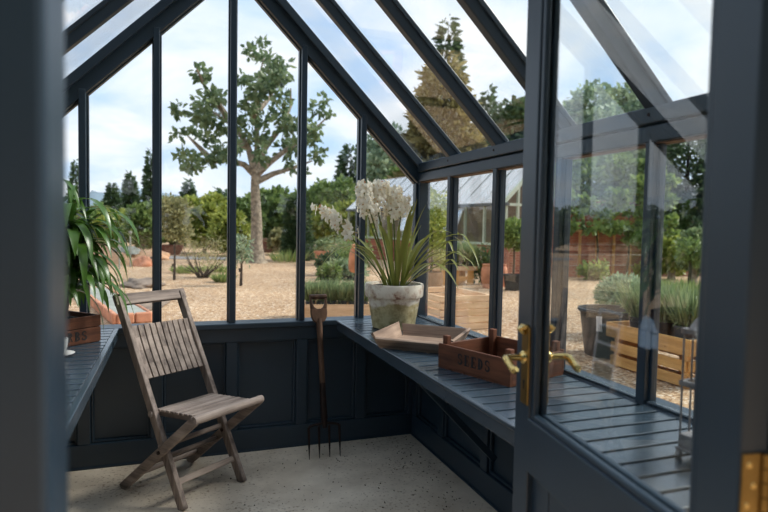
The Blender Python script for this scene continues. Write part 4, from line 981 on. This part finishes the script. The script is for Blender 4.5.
TP = thing('topiary_tree', 'round-headed clipped standard tree in a black pot', 'potted plant', at(514, 12.7), 0)
MB().lathe([(0, 0), (.17, 0), (.21, .30), (.225, .30), (.225, .35), (.2, .35), (.19, .31), (0, .3)], 24).build('pot', BLACKPL, TP, smooth=True)
MB().tube([(0, 0, .28), (.01, 0, .6), (0, 0, 1.0)], [.025, .02, .018], 8).build('trunk', DARKBARK, TP, smooth=True)
crown(TP, [((0, 0, 1.22), (.36, .36, .33)), ((.12, 0, 1.15), (.28, .3, .26)), ((-.1, 0, 1.3), (.25, .25, .24))], 2400, .09, .05, 'vine', shell=.5)
LM = thing('tub_tree', 'yellow-green small leafy tree in a half barrel by the corner post', 'potted plant', at(431, 12.0), 0)
MB().lathe([(0, 0), (.22, 0), (.27, .22), (.25, .42), (.22, .42), (.22, .36), (0, .36)], 24).build('barrel', wood('barrel_wood', s2l(88, 64, 46), s2l(140, 108, 80), 'z'), LM, smooth=True)
MB().tube([(0, 0, .34), (.03, 0, .8), (0, .02, 1.6)], [.03, .025, .012], 8).build('trunk', DARKBARK, LM, smooth=True)
crown(LM, [((.30*math.cos(i*2.4)*(1-.04*i), .3*math.sin(i*2.4), .65+.12*i), (.24, .24, .2)) for i in range(12)], 1500, .11, .055, 'bright', shell=.2)

# ---- the old pale-green lean-to greenhouse
BARP = simple('roof_bar_paint', s2l(98, 104, 92), .6, noise=.1)
PALE = simple('pale_green_paint', s2l(196, 204, 182), .5, noise=.05)
OG = thing('old_greenhouse', 'old pale green framed lean-to greenhouse with a sloping glass roof and brick base', 'greenhouse', (9.09, 14.8, -.02), math.radians(8.2))
GB = brickmat('old_red_brick', s2l(170, 98, 74), s2l(136, 74, 56), s2l(176, 150, 128), rot=(PI/2, 0, PI/2))
GB2 = brickmat('old_red_brick_gable', s2l(170, 98, 74), s2l(136, 74, 56), s2l(176, 150, 128))
GLen, GW, GE, GR, GBs = 11.0, 1.35, 2.08, 3.45, .85
MB().box(-.1, .12, -.1, GLen, 0, GBs).build('brick_base', GB, OG); MB().box(.12, GW, -.1, .12, 0, GBs).build('brick_base', GB2, OG)
MB().box(GW, GW+.3, -.1, GLen, 0, 3.5).build('back_wall', GB, OG)
MB().box(-.14, .16, -.14, GLen, GBs, GBs+.06).build('sill', PALE, OG)
for k in range(12):
    y = k*GLen/11*.999; MB().box(-.03, .05, y-.03, y+.03, GBs+.06, GE).build('side_post', PALE, OG)
    b = MB(); b.beam((-.12, y, GE-.02), (GW, y, GR), .05, .07); b.build('roof_bar', BARP, OG)
for k in range(22):
    if k % 2: b = MB(); y = k*GLen/22; b.beam((-.12, y, GE-.02), (GW, y, GR), .03, .05); b.build('roof_bar', BARP, OG)
MB().box(-.16, .04, -.12, GLen, GE-.06, GE+.03).build('gutter', simple('dark_gutter', s2l(84, 88, 88), .5, noise=.1), OG)
for x in (.0, .45, .9, GW): MB().box(x-.03, x+.03, -.04, .04, GBs, GE+(GR-GE)*(x+.12)/(GW+.12)).build('gable_post', PALE, OG)
b = MB(); b.beam((-.15, -.03, GE), (GW, -.03, GR+.03), .07, .12); b.build('gable_rafter', PALE, OG)
MB().box(0, GW, -.03, .03, GE-.06, GE+.02).build('gable_rail', PALE, OG)
OGL = glassmat('old_roof_glass', .34, (.94, .96, .96), .15)
n_ = V((-(GR-GE), 0, GW+.12)).normalized()*.01
a, c = V((-.14, 0, GE)), V((GW, 0, GR+.02)); vs = []
for off in (V((0, 0, 0)), n_):
    for p, y in ((a, 0), (a, GLen), (c, GLen), (c, 0)): vs.append(V((p.x, y, p.z))+off)
MB().add(vs, [(0, 3, 2, 1), (4, 5, 6, 7), (0, 1, 5, 4), (1, 2, 6, 5), (2, 3, 7, 6), (3, 0, 4, 7)]).build('roof_glass', OGL, OG)
MB().box(0, .008, .02, GLen, GBs+.06, GE).build('side_glass', glassmat('old_side_glass', .05), OG)
for y in (2.0, 5.0):
    b = MB(); mv = Matrix.Translation((-.06, y, GE-.1)) @ Matrix.Rotation(math.radians(24), 4, 'Y')
    for q in ((-.02, .02, 0, .05, -.85, 0), (-.02, .02, .65, .7, -.85, 0), (-.02, .02, 0, .7, -.05, 0), (-.02, .02, 0, .7, -.85, -.8)): b.box(*q, mv)
    o = b.build('open_vent', WHITEP, OG); MB().box(-.004, .004, .05, .65, -.8, -.05, mv).build('vent_pane', OGL, o)
MB().tube([(-.2, .3, 0), (-.2, .3, GE-.05)], .045, 10).build('downpipe', simple('grey_pipe', s2l(80, 84, 86), .5, noise=.1), OG, smooth=True)

# ---- garden wall with trained vine
WB = brickmat('garden_brick', s2l(178, 92, 66), s2l(150, 74, 54), s2l(172, 128, 104))
b = MB().box(9.85, 13.55, 13.8, 14.1, -.05, 2.12).build('garden_wall', WB); struct(b, 'red brick garden wall carrying a trained vine', 'wall')
MB().box(9.8, 13.6, 13.77, 14.13, 2.12, 2.19).build('coping', simple('brick_coping', s2l(150, 84, 64), .9, noise=.15), b)
b = MB().box(13.55, 22, 13.5, 13.75, -.05, 1.02).build('low_garden_wall', LB); struct(b, 'lower dark red brick wall continuing past the vine', 'wall')
VF = thing('vine_trellis', 'wooden post and wire trellis standing against the brick garden wall', 'trellis', (11.6, 13.68, -.02), 0)
for x in (-1.35, -.75, -.15, .45, 1.05, 1.65): MB().box(x-.03, x+.03, -.03, .03, 0, 1.32).build('post', OAK['z'], VF)
MB().box(-1.6, 1.9, -.045, .045, 1.30, 1.36).build('top_rail', OAK['x'], VF)
for z in (.35, .65, .95): b = MB(); b.tube([(-1.6, -.04, z), (1.9, -.04, z)], .006, 5); b.build('wire', STEEL, VF)
VN = thing('climbing_vine', 'leafy green vine trained along the top of the brick garden wall', 'vine', (11.6, 13.42, -.02), 0)
b = MB()
rv = random.Random(2)
for x in (-1.5, -.4, .7, 1.75):
    b.tube([(x, -.03, 0), (x+.05, -.03, .8), (x-.05, -.03, 1.5), (x+.1, -.05, 2.2)], [.035, .03, .022, .012], 7)
    for s in (-1, 1):
        for z in (1.35, 1.75, 2.1): b.tube([(x, -.03, z), (x+s*.35, -.08, z+.05), (x+s*.75, -.06, z+rv.uniform(-.05, .1))], [.016, .012, .006], 5)
b.build('stem', DARKBARK, VN)
cl = []
for i in range(64):
    x = rv.uniform(-1.75, 2.2); z = rv.choice([1.42, 1.5, 1.85, 2.0, 2.1, 2.2, 2.3, 2.4]) if x < .6 else rv.uniform(1.0, 2.9)
    cl.append(((x, -.1+rv.uniform(-.08, .05), z), (.24, .10, .13)))
for z in (.35, .6, .9, 1.1): cl.append(((1.75+rv.uniform(-.1, .1), -.1, z), (.16, .12, .16)))
crown(VN, cl, 2800, .17, .15, 'vine', shell=.2, droop=.5)
shrub('low_plant', 'small leafy plant in the gravel at the foot of the trellis', (10.7, 12.9, -.02), .38, .5, 'vine', 350, .15, .09)
shrub('low_plant', 'small yellowish leafy plant near the window post', (12.6, 13.0, -.02), .3, .4, 'bright', 260, .14, .09)
for i, (u, d, s, h, lab) in enumerate(((668, 10.5, .7, .42, 'tall green ornamental grass behind the pallet planter'), (695, 10, .7, .45, 'tall green ornamental grass by the hinge stile'), (648, 11.4, .5, .35, 'low green grass behind the window post'))):
    r = thing('ornamental_grass', lab, 'grass', at(u, d), 0); rng = np.random.default_rng(80+i); P, D = blades(rng, (0, 0, 0), s, 900, h, .6, .03, 1.0); leafcloud('blades', P, D, h, .03, GREENS['grass'], r, i)
sg = thing('young_tree', 'little round-headed tree before the low red wall', 'tree', at(690, 14.2), RZ)
MB().tube([(0, 0, -.02), (.03, 0, .4), (0, 0, .9)], [.05, .04, .02], 7).build('trunk', DARKBARK, sg); crown(sg, [((0, 0, .9), (.3, .3, .28)), ((.15, 0, .72), (.22, .22, .2))], 600, .12, .06, 'mid')
r = thing('flat_roofed_building', 'white flat-roofed building glimpsed among trees behind the low wall', 'building', at(700, 30), RZ)
MB().box(-1.3, 5, 0, 4, 0, zat(700, 203, 30)).build('walls', simple('building_wall', s2l(120, 96, 84), .9, noise=.1), r); MB().box(-1.6, 5.3, -.4, 4.3, zat(700, 203, 30), zat(700, 191, 30)).build('roof_fascia', WHITEP, r)

# ---- right yard: tub, pallet planter, pots
TB = thing('black_tub', 'large black plastic tub with a white tag on its rim', 'tub', (4.39, 5.01, -.02), 0)
MB().lathe([(0, 0), (.235, 0), (.24, .01), (.30, .46), (.32, .465), (.33, .48), (.325, .50), (.30, .50), (.29, .47), (.235, .03), (0, .03)], 40).build('tub_body', BLACKPL, TB, smooth=True)
b = MB(); mT = Matrix.Rotation(math.radians(212), 4, 'Z') @ Matrix.Translation((.325, 0, .36)) @ Matrix.Rotation(math.radians(6), 4, 'Y'); b.box(0, .003, -.03, .03, -.07, .09, mT); b.build('tag', LABELW, TB)
MB().lathe([(0, .40), (.28, .40), (.2, .43), (0, .44)], 24).build('soil', SOIL, TB)
DG = thing('domed_grey_shrub', 'dome-shaped grey clipped shrub in a pot behind the pallet planter', 'potted plant', at(627, 7.3), 0)
MB().lathe([(0, 0), (.20, 0), (.25, .32), (.27, .32), (.27, .36), (.24, .36), (0, .34)], 28).build('pot', GREYPL, DG, smooth=True)
crown(DG, [((0, 0, .52), (.33, .33, .24))], 2600, .07, .022, 'grey', shell=.72)
PP = thing('pallet_planter', 'golden timber pallet planter on the gravel outside the window', 'planter', (4.05, 3.66, -.02), 0)
MB().box(0, .022, 0, 1.00, .285, .425).build('front_board', OAK['y'], PP, bevel=.003); MB().box(.5, .522, 0, 1.00, .285, .425).build('back_board', OAK['y'], PP, bevel=.003)
for y in (0, .978): MB().box(.022, .5, y, y+.022, .285, .425).build('end_board', OAK['x'], PP, bevel=.003)
MB().box(.022, .5, .022, .978, .28, .30).build('bottom_board', OAK['y'], PP)
for z in (.015, .145):
    MB().box(.01, .03, .04, .94, z, z+.095).build('front_slat', OAK['y'], PP, bevel=.003); MB().box(.49, .51, .04, .94, z, z+.095).build('back_slat', OAK['y'], PP, bevel=.003)
    for y in (.02, .92): MB().box(.03, .49, y, y+.02, z, z+.095).build('end_slat', OAK['x'], PP, bevel=.003)
for x in (.03, .44):
    for y in (.04, .45, .85): MB().box(x, x+.05, y, y+.06, 0, .285).build('corner_block', OAK['z'], PP)
for i, (x, y, lab) in enumerate(((4.30, 3.90, 'green lavender in a grey pot at the hinge end of the pallet planter'), (4.28, 4.19, 'green lavender in a dark pot in the middle of the pallet planter'), (4.30, 4.44, 'green lavender at the far end of the pallet planter'))):
    lavender(lab, (x, y, .28), .13, .20, .36, 'lav', 420, .5, GREYPL if i == 0 else BLACKPL, white=(i == 0), bw=.010)

# ---- reflections in the door pane, painted as translucent film
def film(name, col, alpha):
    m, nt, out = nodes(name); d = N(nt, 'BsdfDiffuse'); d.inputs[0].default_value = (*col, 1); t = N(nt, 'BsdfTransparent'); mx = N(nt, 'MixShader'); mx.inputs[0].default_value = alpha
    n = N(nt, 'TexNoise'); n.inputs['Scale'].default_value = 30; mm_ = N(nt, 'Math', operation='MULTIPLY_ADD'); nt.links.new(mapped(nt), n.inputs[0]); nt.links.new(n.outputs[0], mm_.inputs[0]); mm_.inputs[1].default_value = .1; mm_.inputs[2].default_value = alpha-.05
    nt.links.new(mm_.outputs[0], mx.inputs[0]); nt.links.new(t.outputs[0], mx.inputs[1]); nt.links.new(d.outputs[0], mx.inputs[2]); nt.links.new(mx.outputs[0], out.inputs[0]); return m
FW_ = film('pale_reflection', (.55, .62, .68), .22); FD_ = film('dark_reflection', (.05, .08, .08), .35); FB_ = film('blue_reflection', (.30, .40, .52), .4)

# ================================================================== LIGHT AND SKY
w = bpy.data.worlds.new('sky'); SC.world = w; w.use_nodes = True; nt = w.node_tree; nt.nodes.clear()
out = nt.nodes.new('ShaderNodeOutputWorld'); bg = N(nt, 'Background')
tc = N(nt, 'TexCoord'); sx = N(nt, 'SeparateXYZ'); nt.links.new(tc.outputs['Generated'], sx.inputs[0])
zz = N(nt, 'Math', operation='MAXIMUM'); nt.links.new(sx.outputs[2], zz.inputs[0]); zz.inputs[1].default_value = 0
za = N(nt, 'Math', operation='ADD'); nt.links.new(zz.outputs[0], za.inputs[0]); za.inputs[1].default_value = .25
dx = N(nt, 'Math', operation='DIVIDE'); nt.links.new(sx.outputs[0], dx.inputs[0]); nt.links.new(za.outputs[0], dx.inputs[1])
dy = N(nt, 'Math', operation='DIVIDE'); nt.links.new(sx.outputs[1], dy.inputs[0]); nt.links.new(za.outputs[0], dy.inputs[1])
cx = N(nt, 'CombineXYZ'); nt.links.new(dx.outputs[0], cx.inputs[0]); nt.links.new(dy.outputs[0], cx.inputs[1])
n1 = N(nt, 'TexNoise'); n1.inputs['Scale'].default_value = 1.5; n1.inputs['Detail'].default_value = 7; n1.inputs['Roughness'].default_value = .52; n1.inputs['Distortion'].default_value = .3; nt.links.new(cx.outputs[0], n1.inputs['Vector'])
cr = ramp(nt, n1.outputs[0], [(.38, s2l(176, 208, 246)), (.50, s2l(218, 230, 248)), (.58, s2l(240, 243, 250)), (.72, s2l(206, 214, 226))])
hz_ = ramp(nt, zz.outputs[0], [(0, (1, 1, 1)), (.22, (0, 0, 0))])
mx = N(nt, 'MixRGB'); nt.links.new(hz_.outputs[0], mx.inputs[0]); mx.inputs[0].default_value = .5
mh = N(nt, 'Math', operation='MULTIPLY'); nt.links.new(hz_.outputs[0], mh.inputs[0]); mh.inputs[1].default_value = .45; nt.links.new(mh.outputs[0], mx.inputs[0])
nt.links.new(cr.outputs[0], mx.inputs[1]); mx.inputs[2].default_value = (*s2l(236, 240, 246), 1)
gl = N(nt, 'Math', operation='LESS_THAN'); nt.links.new(sx.outputs[2], gl.inputs[0]); gl.inputs[1].default_value = -.01
mg = N(nt, 'MixRGB'); nt.links.new(gl.outputs[0], mg.inputs[0]); nt.links.new(mx.outputs[0], mg.inputs[1]); mg.inputs[2].default_value = (.25, .2, .15, 1)
nt.links.new(mg.outputs[0], bg.inputs[0]); bg.inputs[1].default_value = 1.2; nt.links.new(bg.outputs[0], out.inputs[0])
sl = bpy.data.lights.new('sun', 'SUN'); sl.energy = 4.2; sl.angle = math.radians(18); sl.color = (1, .96, .9)
so = bpy.data.objects.new('sun', sl); COL.objects.link(so)
so.rotation_euler = V((-.76, .06, -.66)).to_track_quat('-Z', 'Y').to_euler()
vs_ = SC.view_settings; SC.display_settings.display_device = 'sRGB'
vs_.view_transform = 'Standard'; vs_.look = 'None'; vs_.gamma = 1; vs_.exposure = 0.12; vs_.use_curve_mapping = False
cy_ = SC.cycles
cy_.transparent_max_bounces = 40; cy_.max_bounces = 8; cy_.glossy_bounces = 4; cy_.diffuse_bounces = 4; cy_.caustics_reflective = False; cy_.caustics_refractive = False

# thin overlays on the door pane carrying the painted reflections
def reflection_overlay(name, polys, mat):
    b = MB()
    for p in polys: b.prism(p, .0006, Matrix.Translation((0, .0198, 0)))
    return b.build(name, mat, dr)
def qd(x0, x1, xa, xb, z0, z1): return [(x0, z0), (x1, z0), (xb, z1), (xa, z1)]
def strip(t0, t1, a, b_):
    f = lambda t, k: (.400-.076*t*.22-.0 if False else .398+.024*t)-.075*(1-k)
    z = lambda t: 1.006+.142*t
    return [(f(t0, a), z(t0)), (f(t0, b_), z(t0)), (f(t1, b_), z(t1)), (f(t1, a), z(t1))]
reflection_overlay('painted_reflection', [strip(-.05, 1, 0, .06), strip(-.05, 1, .94, 1), strip(0, .03, .06, .94), strip(.24, .27, .06, .94), strip(.51, .54, .06, .94), strip(.76, .79, .06, .94), strip(.97, 1, .06, .94)], FW_)['label'] = 'pale translucent ladder of picture frames in a reflection painted on the glass'
reflection_overlay('painted_reflection', [strip(.03, .24, .08, .92), strip(.27, .51, .08, .92), strip(.54, .76, .08, .92)], FD_)['label'] = 'dark translucent pictures in a reflection painted on the glass'
reflection_overlay('painted_reflection', [qd(.476, .508, .476, .508, 1.098, 1.128), [(.476, 1.130), (.508, 1.130), (.505, 1.134), (.494, 1.154), (.488, 1.154)], qd(.510, .526, .510, .526, 1.102, 1.126), [(.509, 1.130), (.528, 1.128), (.512, 1.148), (.497, 1.154)]], FB_)['label'] = 'small blue greenhouse picture in a reflection painted on the glass'
